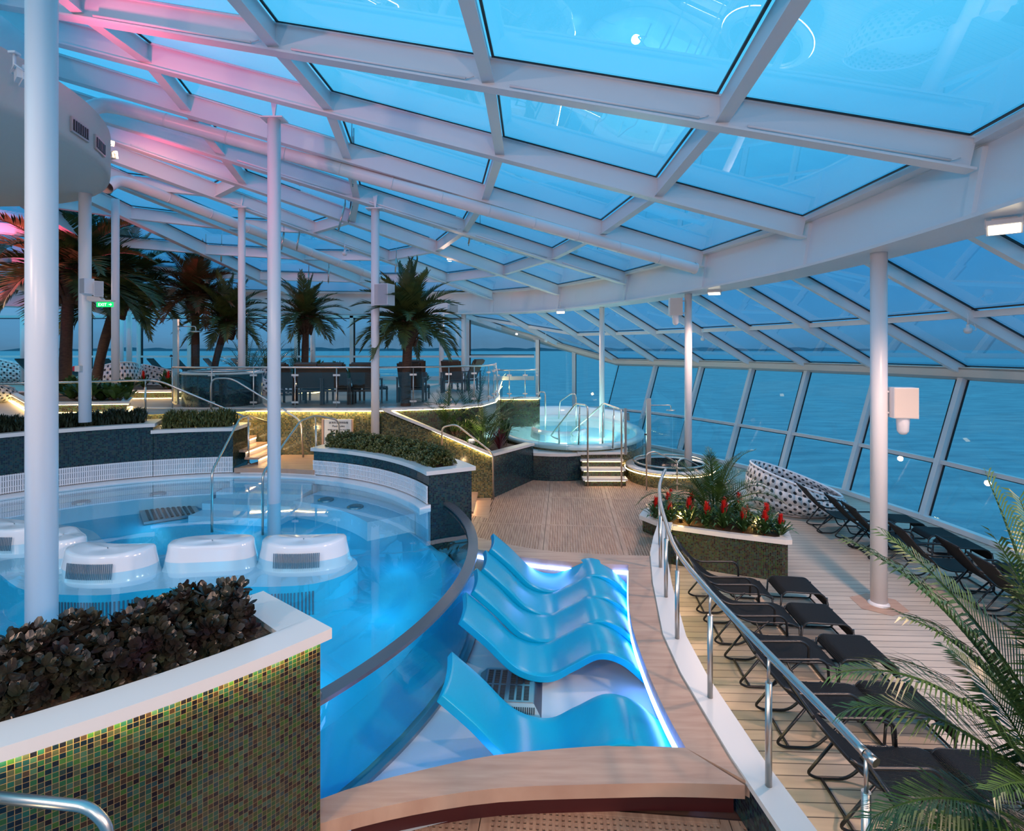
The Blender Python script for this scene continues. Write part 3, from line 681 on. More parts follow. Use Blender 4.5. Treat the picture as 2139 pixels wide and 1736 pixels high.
def pipe(a, c, r, label, n, name='sprinkler_pipe'):
    t_ = thing(name, label, 'pipe', a); d = Vector(c)-Vector(a)
    b = MB(); b.tube([(0,0,0), d], r, 8)
    for i in range(1, n): q = d*(i/n); b.tube([q, q+Vector((0,0,.22))], .012, 6); b.box(q, (.06,.05,.06))
    b.build('tube', M['paint'], t_)
pipe(at(272,303,12.2), at(1012,564,20.0), .028, 'thin white sprinkler pipe crossing below the roof beams', 12)
pipe(at(235,262,11.5), at(1180,560,19.0), .022, 'thin white pipe beside the long duct', 10)
for k, lab in ((2,'white tube lights along the nearest full roof beam'), (5,'white cable conduit on the roof beam above the slim columns'), (7,'white cable conduit on the roof beam over the potted palms'), (1,'white cable conduit along the roof beam overhead')):
    t_ = thing('beam_conduit', lab, 'conduit', (0,0,0)); 
    for j in range(4):
        p, q = spoke_pt(k, TD[j]+.3), spoke_pt(k, TD[j+1]-.3)
        n_ = Vector((p.y-q.y, q.x-p.x, 0)).normalized(); n_ = n_ if n_.y < 0 else -n_
        o_ = n_*.09+Vector((0,0,.07)); b = MB(); b.tube([p+o_, q+o_], .02, 8); b.tube([p+o_-(q-p).normalized()*.12+Vector((0,0,.05)), p+o_], .009, 6); b.build('tube', M['paint'], t_)
# window actuators: pairs of rods hanging from the cross beams
acts = [((721,425),(707,480),14.5),((737,424),(728,462),14.5),((978,455),(970,485),16.5),((986,462),(979,510),16.5),((593,487),(588,520),17),((625,487),(620,520),17),
        ((735,285),(735,355),12.5),((739,300),(737,385),12.5),((430,510),(428,538),19),((463,512),(462,545),19),((828,540),(826,568),19),((861,535),(860,560),19),((645,570),(644,592),20),((687,560),(686,590),20),((1003,470),(1001,490),17.5)]
for i, (p, q, Y) in enumerate(acts):
    a, c = at(p[0],p[1],Y), at(q[0],q[1],Y); t_ = thing('window_actuator', 'slim metal actuator rod hanging from a roof cross beam', 'actuator', a, 0, 'roof window actuators')
    d = c-a; b = MB(); b.tube([(0,0,0), d], .028, 8); b.build('rod', M['steel'], t_); b = MB(); b.tube([d, d*1.03+Vector((0,0,-.03))], .014, 8); b.tube([(0,0,.35),(0,0,0)], .014, 6); b.build('tip', M['steel_dark'], t_)

# ================================================================ LAMPS, SPEAKERS, SIGNS
def flood(loc, aim, lens, label, s=1.0, w_=.34, h_=.2):
    t_ = thing('floodlight', label, 'floodlight', loc); d = (Vector(aim)-Vector(loc)).normalized()
    M3 = d.to_track_quat('Z', 'Y').to_matrix(); t_.empty_display_size = .1
    b = MB(); b.box(d*.0, (w_*s, h_*s, .07*s), M=M3); b.box(-d*.06*s, (w_*.7*s, h_*.7*s, .06*s), M=M3); b.build('housing', M['paint'], t_)
    b = MB(); b.box(d*.038*s, (w_*.86*s, h_*.8*s, .006), M=M3); b.build('lens', lens, t_)
    b = MB(); sd = M3 @ Vector((1,0,0)); up = Vector((0,0,.24*s))
    b.tube([sd*w_*.52*s, sd*w_*.52*s-d*.12*s+up*.3, -sd*w_*.52*s-d*.12*s+up*.3, -sd*w_*.52*s], .012*s, 6); b.tube([-d*.1*s+up*.3, -d*.1*s+up*1.15], .02*s, 8); b.box(-d*.1*s+up*1.2, (.1*s,.1*s,.03*s)); b.build('bracket', M['paint'], t_)
    return t_
flood(at(2098,474,6.7), at(2098,900,5.6), M['flood_white'], 'white floodlight under the ring beam nearest to the camera')
flood(at(1492,611,15.0), at(1480,900,14.0), M['flood_white'], 'small floodlight under the ring beam above the potted areca')
flood(at(1171,651,22.0), at(1171,900,20.0), M['flood_white'], 'small floodlight under the ring beam above the hot tub')
flood(at(50,160,7.35), at(420,260,9.0), M['flood_pink'], 'pink glowing floodlight on the drum edge beside the thick pool column', .95)
flood(at(234,325,11.0), at(420,345,13.0), M['flood_pink'], 'pink glowing floodlight on the drum edge below the white one', .75)
flood(at(227,298,11.0), at(300,330,9.5), M['flood_white'], 'bright white floodlight on the drum edge', .6)
lamp('SPOT', 'pink_flood_beam', at(50,160,7.35)+Vector((.14,.05,0)), 230, PINK, .1, at(520,150,9.5), 140, .9)
lamp('SPOT', 'pink_flood_beam', at(234,325,11.0)+Vector((.35,.1,-.15)), 120, PINK, .1, at(560,420,16), 140, .9)
lamp('SPOT', 'pink_flood_beam', (-14.5,14.0,6.6), 1100, PINK, .1, (-11,26,5.8), 130, .9)
lamp('SPOT', 'white_flood_beam', at(227,298,11.0)+Vector((.25,-.1,-.2)), 120, WARM, .06, (-9,15,5.4), 120, .9)
flood(at(148,430,16.6), (-11,26,5.6), M['flood_pink'], 'pink floodlight behind the big palm crown', .75)
# small detectors and pendants under the beams
for (px, py, Y, lb) in [(1203,525,18.5,'white detector with cable loops below the roof, above the tall palm'),(720,530,17.5,'white detector below the roof beside the slim column'),(2022,690,11.2,'white detector hanging from a side roof rafter nearest the camera'),(1468,708,19.5,'white detector on the side roof rafter by the corner windows'),(1140,712,25,'white detector on the rafter above the hot tub corner')]:
    p = at(px,py,Y); t_ = thing('detector', lb, 'detector', p)
    b = MB(); b.lathe((0,0,0), [(.01,-.07),(.05,-.06),(.075,-.02),(.075,.04),(.03,.06),(.03,.12)], 16); b.build('body', M['paint'], t_)
    b = MB(); b.tube(smooth_path([(0,0,.1),(.12,0,.14),(.16,0,.0),(.05,0,.02)],5), .007, 5); b.tube([(0,0,.1),(0,0,.36)], .014, 6); b.build('cable', M['paint'], t_)
def speaker(loc, rz, w_, h_, d_, label, dome=False, arm=None):
    t_ = thing('loudspeaker' if not dome else 'antenna_box', label, 'loudspeaker' if not dome else 'antenna box', loc, rz)
    b = MB(); b.box((0,0,0),(w_,d_,h_)); b.build('cabinet', M['paint'], t_)
    if not dome:
        b = MB(); b.box((0,-d_/2-.006,0),(w_*.9,.012,h_*.94)); b.build('grille', mat('speaker_grille', (.42,.42,.44), .6), t_)
    else:
        b = MB(); b.lathe((0,0,-h_/2), [(.01,-.28),(.05,-.27),(.085,-.22),(.10,0)], 18); b.build('dome', M['seat_white'], t_)
        b = MB(); b.box((0,-d_/2-.004,0),(w_*.96,.008,h_*.96)); b.build('cover_plate', M['paint_warm'], t_)
    if arm: b = MB(); b.bar((0,0,h_*.35), (arm[0],arm[1],h_*.35), .04, .03); b.bar((0,0,-h_*.35), (arm[0],arm[1],-h_*.35), .04, .03); b.build('bracket', M['paint'], t_)
speaker(at(803,616,13.6), R(-18), .38, .52, .34, 'big white loudspeaker on the column beside the tall palm', arm=(-.2,.25))
speaker(at(182,598,11.25), R(-25), .16, .31, .18, 'flat grey front loudspeaker on the exit sign column', arm=(.02,.2))
speaker(at(206,604,11.3), R(38), .16, .31, .18, 'tilted white loudspeaker reaching out above the exit sign', arm=(-.25,.2))
speaker(at(267,650,25.7), R(-20), .2, .42, .2, 'small loudspeaker on the far pink column', arm=(.05,.2))
speaker(at(287,652,25.7), R(38), .2, .42, .2, 'small tilted loudspeaker beside the far pink column', arm=(-.3,.2))
speaker(at(946,645,23.7), R(20), .4, .35, .3, 'white loudspeaker behind the tall palm crown', arm=(-.4,.2))
speaker(at(1886,841,9.1), R(-12), .36, .50, .24, 'white box with a dome under it on the free standing deck column', True, arm=(-.3,.1))
speaker(at(1411,641,15.9), R(-5), .36, .50, .24, 'white box with a dome under it on the column by the plunge tub', True, arm=(.3,.1))
def text(s, loc, size, m_, parent, rz=0, ext=.002, align='CENTER', name='lettering'):
    c = bpy.data.curves.new(name, 'FONT'); c.body = s; c.size = size; c.extrude = ext; c.align_x = align
    o = bpy.data.objects.new(name, c); COL.objects.link(o); c.materials.append(m_); o.rotation_euler = (R(90),0,rz); 
    bpy.context.view_layer.update(); me = bpy.data.meshes.new_from_object(o.evaluated_get(bpy.context.evaluated_depsgraph_get())); m2 = bpy.data.objects.new(name, me); COL.objects.link(m2)
    if not me.materials: me.materials.append(m_)
    m2.rotation_euler = (R(90),0,rz); m2.location = loc; m2.parent = parent; bpy.data.objects.remove(o); return m2
e0 = at(217,636,11.3); t_ = thing('exit_sign', 'green lit exit sign hanging from a bracket on the column', 'sign', e0)
b = MB(); b.box((0,.03,0),(.33,.03,.10)); b.build('sign_panel', emis('exit_sign_green', (.01,.75,.16), 1.6), t_)
b = MB(); b.box((-.06,.03,.075),(.46,.12,.03)); b.hexa([(-.33,-.03,.09),(-.02,-.03,.09),(-.02,.09,.09),(-.33,.09,.09),(-.33,-.03,.17),(-.1,-.03,.17),(-.1,.09,.17),(-.33,.09,.17)]); b.build('bracket', M['paint_warm'], t_)
wl = emis('sign_white', (.8,1,.85), 1.8)
text('EXIT', (-.04,.012,-.03), .085, wl, t_)
b = MB(); b.box((.115,.012,0),(.05,.004,.012)); b.hexa([(.125,.01,-.028),(.125,.014,-.028),(.125,.014,-.028),(.155,.012,0),(.125,.01,.028),(.125,.014,.028),(.125,.014,.028),(.155,.012,.001)]); b.build('arrow', wl, t_)
a0 = at(110+0*9,770,11.35); a0 = at(162,770,11.35); t_ = thing('alarm_box', 'small white box with a red end fixed to the exit sign column', 'alarm box', a0)
b = MB(); b.box((.02,0,0),(.10,.08,.12)); b.build('body', M['paint_warm'], t_); b = MB(); b.box((-.05,0,0),(.05,.07,.10)); b.build('red_lens', mat('red_plastic', (.5,.01,.02), .3), t_)
# pool rules sign
s0 = on(705,905,1.1); s0 = Vector((-4.45, 14.14, 1.72)); t_ = thing('rules_sign', 'white pool rules sign with yellow round symbols on the mosaic wall', 'sign', s0)
b = MB(); b.box((0,0,0),(.70,.04,.62)); b.build('sign_panel', mat('sign_face', (.72,.72,.68), .4), t_)
b = MB(); b.box((-.38,-.01,-.02),(.05,.06,.66)); b.box((.37,-.01,-.02),(.04,.06,.66)); b.build('sign_frame', M['band'], t_)
ink = mat('sign_ink', (.03,.03,.03), .6)
text('Pool Rules', (.02,-.025,.11), .075, ink, t_); text('\u6cf3\u6c60\u5b89\u5168\u4f7f\u7528\u6307\u5357', (.02,-.025,.20), .062, ink, t_); text('\u8bf7\u52ff\u8df3\u6c34 Maximum Water Depth 1.1M', (.02,-.025,.03), .034, ink, t_)
for i, x in enumerate((-.2,.0,.2)):
    b = MB(); M3 = Matrix.Rotation(R(90), 3, 'X'); n = 20
    b.poly([Vector((x+.065*math.cos(2*math.pi*k/n), -.024, -.11+.065*math.sin(2*math.pi*k/n))) for k in range(n)]); b.build('symbol', mat('sign_yellow', (.75,.42,.01), .5), t_)
    b = MB(); b.bar((x-.04,-.027,-.15),(x+.04,-.027,-.07),.004,.012,up=(0,0,1)); b.bar((x-.03,-.027,-.10),(x+.03,-.027,-.12),.004,.014); b.build('symbol_mark', ink, t_)
# vents on the drum
for ang, lb in ((12,'black slatted air vent set in the drum rim near its lower edge'),(21,'narrow black slatted air vent at the curve of the drum rim')):
    a_ = R(ang); c_ = Vector((DC[0]+DR*math.cos(a_), DC[1]+DR*math.sin(a_), 7.34)); t_ = thing('air_vent', lb, 'vent', c_, a_+R(90))
    b = MB(); b.box((0,0,0),(.50,.05,.24)); b.build('frame', M['steel'], t_)
    b = MB(); b.box((0,-.022,0),(.43,.02,.17)); b.build('opening', M['black'], t_)
    b = MB()
    for i in range(7): b.box((-.19+.063*i,-.03,0),(.012,.02,.17))
    b.build('slat', M['steel_dark'], t_)

# ================================================================ RAILS
def handrail(pts, r, posts, label, name='handrail', rad=.14):
    o = Vector(pts[0]); t_ = thing(name, label, 'handrail', o)
    b = MB(); b.tube(fillet([Vector(p)-o for p in pts], rad, 5), r, 12); b.build('rail', M['steel'], t_)
    for (p, q) in posts:
        b = MB(); p, q = Vector(p)-o, Vector(q)-o; b.tube([p, p.lerp(q, .8)], r*1.05, 10); b.tube([p.lerp(q,.78), q], r*.6, 8); b.lathe(p, [(r*2.1,0),(r*2.1,.012),(r,.015)], 12); b.build('post', M['steel'], t_)
    return t_
handrail([(-5.73,10.56,.3),(-5.73,10.56,1.48),(-6.18,12.55,2.24),(-6.22,13.1,2.24),(-6.08,13.7,2.02)], .023, [((-6.25,13.12,1.1),(-6.2,13.0,2.24))], 'steel pool entry handrail beside the dark mosaic planter end')
handrail([(-4.69,10.4,.3),(-4.69,10.4,1.47),(-4.75,12.4,2.2),(-4.62,13.0,2.26),(-4.22,13.45,2.1),(-4.2,13.5,1.3)], .023, [((-4.61,13.05,1.1),(-4.62,13.0,2.24))], 'steel pool entry handrail between the pool column and the rules sign')
handrail([(-12.2,12.2,3.02),(-8.5,13.25,3.08),(-6.3,13.35,2.12)], .023, [((-10.8,12.9-.3,2.3),(-10.8,12.6,3.04)),((-8.72,13.15,2.3),(-8.72,13.15,3.07))], 'steel handrail running above the green hedge and down the stairs', rad=.25)
handrail([(-7.62,14.0,2.3),(-7.62,14.0,3.08),(-7.1,14.0,3.08),(-5.3,13.9,2.02),(-5.25,13.9,1.1)], .023, [], 'steel stair handrail in front of the gold lit mosaic wall', rad=.2)
handrail([(-1.74,13.75,1.35),(-1.74,13.75,1.88),(-1.4,13.75,1.95),(-.49,14.05,1.18),(-.47,14.05,0)], .023, [], 'steel handrail of the short stairs down to the teak grating', rad=.12)
handrail([(-2.4,2.35,1.92),(-1.76,2.3,1.90),(-1.68,2.3,1.82),(-1.66,2.3,1.0)], .022, [], 'brass toned handrail against the near green mosaic wall', rad=.08)
handrail([(2.11,15.4,0),(2.11,15.4,2.25),(1.85,16.0,2.25),(1.22,17.6,1.05),(1.5,17.6,.95)], .024, [((1.45,17.0,.9),(1.45,17.05,1.45)),((2.0,16.6,.95),(1.95,15.9,2.2))], 'tall steel handrail of the hot tub steps, dark planter side', rad=.15)
handrail([(3.03,15.3,0),(3.03,15.3,2.15),(2.75,16.6,2.2),(1.95,18.5,1.0),(2.05,18.7,.9)], .024, [((2.75,16.8,.95),(2.75,16.7,2.15)),((2.95,16.2,.9),(2.95,16.0,2.15))], 'tall steel handrail of the hot tub steps, plunge tub side', rad=.15)
handrail([(.72,22.5,1.0),(.95,22.5,1.7),(1.05,20.6,2.25),(1.22,20.2,2.25),(1.22,20.2,.9)], .024, [], 'steel handrail inside the hot tub near its planter side', rad=.15)
handrail([(1.9,22.5,1.0),(1.95,22.5,1.7),(2.15,20.2,2.2),(2.3,19.8,2.2),(2.3,19.8,.9)], .024, [], 'steel handrail inside the hot tub near its window side', rad=.15)
handrail([(3.65,15.0,0),(3.65,15.0,1.0),(3.9,15.0,1.05),(4.7,15.4,.6)], .022, [], 'steel grab rail on the grating side of the plunge tub', rad=.15)
handrail([(4.45,14.9,-.45),(4.45,14.9,.8),(4.7,15.1,.85),(5.3,15.6,.5)], .022, [], 'steel grab rail of the plunge tub half hidden by the areca', rad=.15)
# curved railing on the curb
ry = [3.23,3.6,4.29,5.38,6.48,7.57,8.6,9.6,10.4,10.9]
rp = smooth_path([(curb_x(y)+.14, y, 1.44) for y in ry], 4)
t_ = thing('curved_railing', 'long curved steel railing on white curb beside the black loungers', 'railing', (2,3.23,.42)); o = Vector((2,3.23,.42))
b = MB(); b.tube([p-o for p in rp], .028, 14); b.build('top_rail', M['steel'], t_)
for y in (3.23,4.29,5.38,6.48,7.57,8.6,9.6):
    p = Vector((curb_x(y)+.14,y,.42))-o; b = MB(); b.tube([p, p+Vector((0,0,.80))], .026, 14); b.tube([p+Vector((0,0,.78)), p+Vector((0,0,1.0))], .012, 8); b.build('post', M['steel'], t_)
b = MB(); p = Vector(rp[0])-o; b.tube([p, p+Vector((.02,-.06,-.01))], .03, 12); b.build('end_cap', M['steel'], t_)
# glass balustrade on the upper deck
def balustrade(pts, z, label, hgt=1.04, name='balustrade', ends=True):
    o = Vector((pts[0][0],pts[0][1],z)); t_ = thing(name, label, 'balustrade', o); P = [Vector((x,y,z))-o for x,y in pts]
    b = MB(); b.tube([p+Vector((0,0,hgt)) for p in P], .024, 10); b.build('top_rail', M['steel'], t_)
    for p in P:
        b = MB(); b.tube([p, p+Vector((0,0,hgt))], .017, 8); b.build('post', M['steel'], t_)
    for p, q in zip(P, P[1:]):
        d = (q-p)*.06; b = MB(); b.bar(p+d+Vector((0,0,.5)), q-d+Vector((0,0,.5)), .012, .82); gp = b.build('glass_panel', M['clear'], t_)
        for zz in (.14,.84):
            for c_ in (p+(q-p).normalized()*.045, q-(q-p).normalized()*.045): b = MB(); b.box(c_+Vector((0,0,zz)), (.09,.03,.05)); b.build('clamp', M['steel'], gp)
balustrade([(-8.75,14.25),(-7.74,14.25),(-6.66,14.25),(-5.59,14.25),(-4.52,14.25),(-3.5,14.28),(-2.6,14.55),(-1.7,14.85),(-1.05,15.35),(-.68,16.1),(-.56,17.0),(-.52,18.0),(-.55,18.9)], 2.31, 'glass and steel balustrade edging the upper deck above the gold lit mosaic wall')
balustrade([(-.55,21.0),(-.1,21.0),(.5,21.0),(1.0,21.0)], 2.0, 'short glass balustrade on the green mosaic wall behind the hot tub')
b = MB(); b.wall([(-.45,20.9),(1.05,20.9)], .9, 1.95); tw = b.build('wall_tub_back', M['mos_green'], kind=ST)
b = MB(); b.solid([(-.5,20.85,2.0),(1.1,20.85,2.0)],[(-.5,21.2,2.0),(1.1,21.2,2.0)],.06); b.build('coping', M['quartz'], tw)
b = MB(); b.bar((-.4,20.88,1.935),(1.0,20.88,1.935),.02,.012); b.build('led_strip', M['led_warm'], tw)

# ================================================================ POOL THINGS
b = MB()
out_ = smooth_path([(-6.84,7.39,.8),(-6.03,6.88,.8),(-5.07,6.76,.8),(-4.5,6.92,.8),(-3.86,7.03,.8),(-3.1,7.0,.8),(-2.53,7.10,.8),(-2.2,7.45,.8),(-2.2,7.85,.8),(-2.6,8.2,.8),(-3.5,8.3,.8),(-4.5,8.2,.8),(-5.5,8.1,.8),(-6.3,8.6,.8),(-7.2,9.3,.8),(-8.6,9.6,.8),(-9.4,8.8,.8),(-8.5,8.0,.8),(-7.6,7.9,.8),(-6.84,7.39,.8)], 4)[:-1]
n = b.add([(p.x,p.y,.80) for p in out_]); b.face(range(n,n+len(out_)))
isl = tag(b.build('seat_island', M['seat_white']), 'white underwater ledge carrying the five pool stools', 'pool ledge')
b = MB(); b.wall([(p.x,p.y) for p in out_]+[(out_[0].x,out_[0].y)], .04, .80); b.build('water_tinted_skirt', M['poolfloor'], isl)  # side coloured pool blue in place of the tint of deeper water
b = MB(); fro = [p for p in out_ if p.y < 7.3 and -6.4 < p.x < -2.5]
L_ = 0
for p, q in zip(out_, out_[1:]):
    if p.y > 7.35 or p.x < -6.2 or p.x > -2.6: continue
    n_ = int((q-p).length/.036)
    for k in range(n_):
        c = p.lerp(q, (k+.5)/n_); c.z = .56; b.box(c+Vector((0,-.006,0)), (.016,.012,.30))
b.build('grille', M['gratebar'], isl)
def bean(L, W, bend, n=40):
    out = []
    for k in range(n):
        t_ = 2*math.pi*k/n; c, s = math.cos(t_), math.sin(t_)
        x = L/2*abs(c)**.75*(1 if c > 0 else -1); y = W/2*abs(s)**.8*(1 if s > 0 else -1)
        out.append(Vector((x, y+bend*((2*x/L)**2-.5)*1.0, 0)))
    return out
def seat(loc, rz, bend, L, label, grille):
    t_ = thing('pool_stool', label, 'pool stool', loc, rz, None); o = bean(L,.52,bend); b = MB(); k = len(o); rings = []
    for (s, z, dz) in ((1.13,0,0),(1.08,.05,0),(1.0,.27,0),(.985,.315,0),(.95,.335,.0),(.8,.34,-.012),(.4,.335,-.012),(.02,.335,-.012)):
        rings.append(b.add([Vector((p.x*s if s>.9 else p.x*s, p.y*s, z+.02*(2*p.x/L)**2*(1 if z > .3 else 0))) for p in o]))
    for a_, c_ in zip(rings, rings[1:]):
        for j in range(k): j2 = (j+1)%k; b.face((a_+j,a_+j2,c_+j2,c_+j), None, True)
    b.build('seat_body', M['seat_white'], t_)
    if grille:
        b = MB(); g0 = -.3
        for j in range(26):
            x = g0+.024*j; yy = -.26*1.045 + bend*((2*x/L)**2-.5); b.bar((x,yy-.030,.06),(x,yy-.004,.25),.012,.007,up=(0,1,0))
        b.build('grille', M['gratebar'], t_)
seat((-2.93,7.78,.80), R(3), .10, 1.16, 'white pool stool with a slotted grille, last of the row by the glass edge', True)
seat((-4.18,7.72,.80), R(7), -.05, 1.12, 'plain white pool stool without grille between two grilled ones', False)
seat((-5.42,7.42,.80), R(-3), .12, 1.18, 'white pool stool with slotted grille beside the thick pool column', True)
seat((-6.45,7.95,.80), R(-40), .08, .85, 'pink topped pool stool half hidden behind the thick pool column', False)
seat((-7.6,8.45,.80), R(-8), .10, 1.15, 'pink topped pool stool with grille on the far side of the thick column', True)
def floor_drain():
    c = on(355,1072,.36); t_ = thing('pool_drain', 'dark square drain grate on the pool floor', 'drain', (c.x,c.y,.36), R(38))
    b = MB(); b.box((0,0,0),(1.0,1.0,.05)); b.build('frame', M['steel_dark'], t_)
    b = MB()
    for i in range(9): b.box((-.38+.095*i,0,.03),(.05,.86,.02))
    b.build('slat', M['black'], t_)
floor_drain()
for i, (r, a, z, lb) in enumerate([(4.8,112,.65,'round grey suction fitting on the bench by the far pool wall'),(4.8,128,.65,'round grey suction fitting on the bench under the long grille wall'),(4.4,50,.67,'dark round jet in the curved bench by the bushy planter'),(4.4,62,.67,'round jet on the curved bench near the entry steps')]):
    p = pc(r,a,z); t_ = thing('jet_fitting', lb, 'jet fitting', p); b = MB(); b.lathe((0,0,0),[(.16,-.01),(.16,.015),(.13,.03),(.01,.03)],20); b.build('plate', M['steel_dark'], t_)
# basin drain
c = Vector((-.03,6.08,.012)); t_ = thing('basin_drain', 'steel slotted drain box on the white basin floor between the cyan loungers', 'drain', c, R(-4))
b = MB(); b.hexa([(-.36,-.38,0),(.36,-.38,0),(.36,.38,0),(-.36,.38,0),(-.28,-.30,.10),(.28,-.30,.10),(.28,.30,.10),(-.28,.30,.10)]); b.build('box', M['steel_dark'], t_)
b = MB(); b.box((0,0,.104),(.54,.58,.008)); b.build('top_plate', M['steel'], t_)
b = MB()
for i in range(6):
    for j in range(2):
        for k in range(13): b.box((-.215+.078*i+(.02 if i > 2 else -.005), -.255+.28*j+.0195*k, .109), (.055,.009,.004))
for k in range(26): b.box((-.28+.0225*k,-.345,.05),(.011,.06,.05), M=Matrix.Rotation(R(50),3,'X'))
b.build('grating', M['black'], t_)

# wave loungers
WP = smooth_path([(0,0,.80),(.28,0,.56),(.62,0,.24),(.95,0,.155),(1.22,0,.27),(1.52,0,.40),(1.82,0,.32),(2.12,0,.06)], 7)
def wave(loc, rz, label, L=1.0):
    b = MB(); W = .70; th = .075; k = len(WP); top = []; bot = []
    for i, p in enumerate(WP):
        t_ = (WP[min(i+1,k-1)]-WP[max(i-1,0)]).normalized(); n_ = Vector((-t_.z,0,t_.x)); top.append(p); bot.append(p-n_*th)
    X = lambda v: Vector((v.x*L, v.y, v.z))
    NY = 8
    def row(src, dz):
        return [b.add([X(p)+Vector((.03*math.sin(math.pi*j/NY),-W/2+W*j/NY, dz*math.sin(math.pi*j/NY))) for j in range(NY+1)]) for p in src]
    ra, rb_ = row(top, -.012), row(bot, 0)
    for i in range(k-1):
        for j in range(NY):
            b.face((ra[i]+j, ra[i+1]+j, ra[i+1]+j+1, ra[i]+j+1), None, True); b.face((rb_[i]+j, rb_[i]+j+1, rb_[i+1]+j+1, rb_[i+1]+j), None, True)
        b.face((ra[i], rb_[i], rb_[i+1], ra[i+1])); b.face((ra[i]+NY, ra[i+1]+NY, rb_[i+1]+NY, rb_[i]+NY))
    for e in (0, k-1):
        for j in range(NY): b.face((ra[e]+j, ra[e]+j+1, rb_[e]+j+1, rb_[e]+j) if e == 0 else (ra[e]+j+1, ra[e]+j, rb_[e]+j, rb_[e]+j+1))
    o = b.build('wave_lounger', M['wave']); o.location = loc; o.rotation_euler = (0,0,rz)
    m_ = o.modifiers.new('edge', 'BEVEL'); m_.width = .008; m_.segments = 2; m_.limit_method = 'ANGLE'
    return tag(o, label, 'in-pool lounger')
wave((-.60,5.12,.02), R(-1), 'cyan wave shaped lounger standing alone at the near end of the basin')
G_ = 'joined cyan wave loungers in the basin'
for i, lb in enumerate(['cyan wave lounger nearest the drain in the joined row of four','cyan wave lounger second from the drain in the joined row','cyan wave lounger third from the drain in the joined row','cyan wave lounger farthest from the drain, beside the grating']):
    o = wave((-.56+.085*i, 6.47+.715*i, .02+.012*(i%2)), R(1.5-.6*i), lb, 1.0); o['group'] = G_

# ================================================================ PLANTERS ROUND THE POOL
def ring_planter(a0, a1, zc, name, label, r0=5.02, r1=5.9, z0=.0, outer=M['mos_green'], inner=M['mos_dark'], zin=1.0, led=True, grille=None, lip=.05, innertop=True):
    lip = .065
    t_ = thing(name, label, 'planter', pc((r0+r1)/2,(a0+a1)/2,0)); o = pc((r0+r1)/2,(a0+a1)/2,0); n = max(6,int(abs(a1-a0)/3))
    def sh(pts): return [Vector(p)-o for p in pts]
    b = MB(); b.wall(sh(arc(r1,a0,a1,0,n)), z0, zc-.07); b.build('outer_mosaic', outer, t_)
    b = MB(); b.wall(sh(arc(r0+.03,a0,a1,0,n)), zin, zc-.07)
    for a in (a0,a1): b.wall(sh([pc(r0+.03,a),pc(r1,a)]), z0, zc-.07)
    b.build('inner_mosaic', inner, t_)
    co = MB(); cw = .19
    co.solid(sh(arc(r1-cw,a0,a1,zc,n)), sh(arc(r1+lip,a0,a1,zc,n)), .075); co.solid(sh(arc(r0-.03,a0,a1,zc,n)), sh(arc(r0+cw,a0,a1,zc,n)), .075)
    s = 1 if a1 > a0 else -1
    co.solid(sh(arc(r0+cw,a0,a0+2.2*s,zc,2)), sh(arc(r1-cw,a0,a0+2.2*s,zc,2)), .075); co.solid(sh(arc(r0+cw,a1-2.2*s,a1,zc,2)), sh(arc(r1-cw,a1-2.2*s,a1,zc,2)), .075)
    co.solid(sh(arc(r0-.03,a0-.5*s,a0,zc,1)), sh(arc(r1+lip,a0-.5*s,a0,zc,1)), .075); co.solid(sh(arc(r0-.03,a1,a1+.5*s,zc,1)), sh(arc(r1+lip,a1,a1+.5*s,zc,1)), .075)
    co.build('coping', M['quartz'], t_)
    b = MB(); b.solid(sh(arc(r0+.1,a0,a1,zc-.04,n)), sh(arc(r1-.1,a0,a1,zc-.04,n)), .05); b.build('soil', M['soil'], t_)
    if led:
        b = MB(); pts = sh(arc(r1+.034,a0,a1,zc-.081,n))
        for p, q in zip(pts, pts[1:]): b.bar(p, q, .018, .007)
        b.build('led_strip', M['led_warm'], t_)
    if grille:
        g0, g1 = grille; b = MB(); b.wall(sh(arc(r0+.015,a0,a1,0,n)), g0, g1); b.build('grille_back', M['steel_dark'], t_)
        b = MB(); L = R(abs(a1-a0))*r0; k = int(L/.036)
        for i in range(k):
            a = a0+(a1-a0)*(i+.5)/k; p = pc(r0,a)-o; b.box((p.x,p.y,(g0+g1)/2), (.014,.022,g1-g0), rz=R(a))
        for z in (g0+.02,(g0+g1)/2-.06,(g0+g1)/2+.06,g1-.02):
            pts = sh(arc(r0-.002,a0,a1,z,n))
            for p, q in zip(pts, pts[1:]): b.bar(p, q, .02, .014)
        b.build('grille', M['seat_white'], t_)
    return t_
ring_planter(-39,-112,1.82,'planter','planter of green mosaic with white coping in the near corner', z0=.0)
ring_planter(28.5,73,1.60,'planter','curved planter of blue mosaic and white slats, holding the pale bushes', led=False, outer=M['mos_dark'], grille=(1.0,1.32))
ring_planter(95,113.5,2.02,'planter','dark mosaic planter section stepping down beside the pool stairs', grille=(1.0,1.36), zin=1.3, outer=M['mos_gold_lit'])
ring_planter(113.6,205,2.17,'planter','long dark mosaic planter with white slats along the far pool side', grille=(1.0,1.36), zin=1.3, led=False)
b = MB(); b.wall([pc(5.03,95.0),pc(5.9,95.0)], 1.1, 1.92); b.build('wall_planter_end', M['mos_gold_lit'], kind=ST)  # yellow light on the dark end face, painted as gold tiles over it

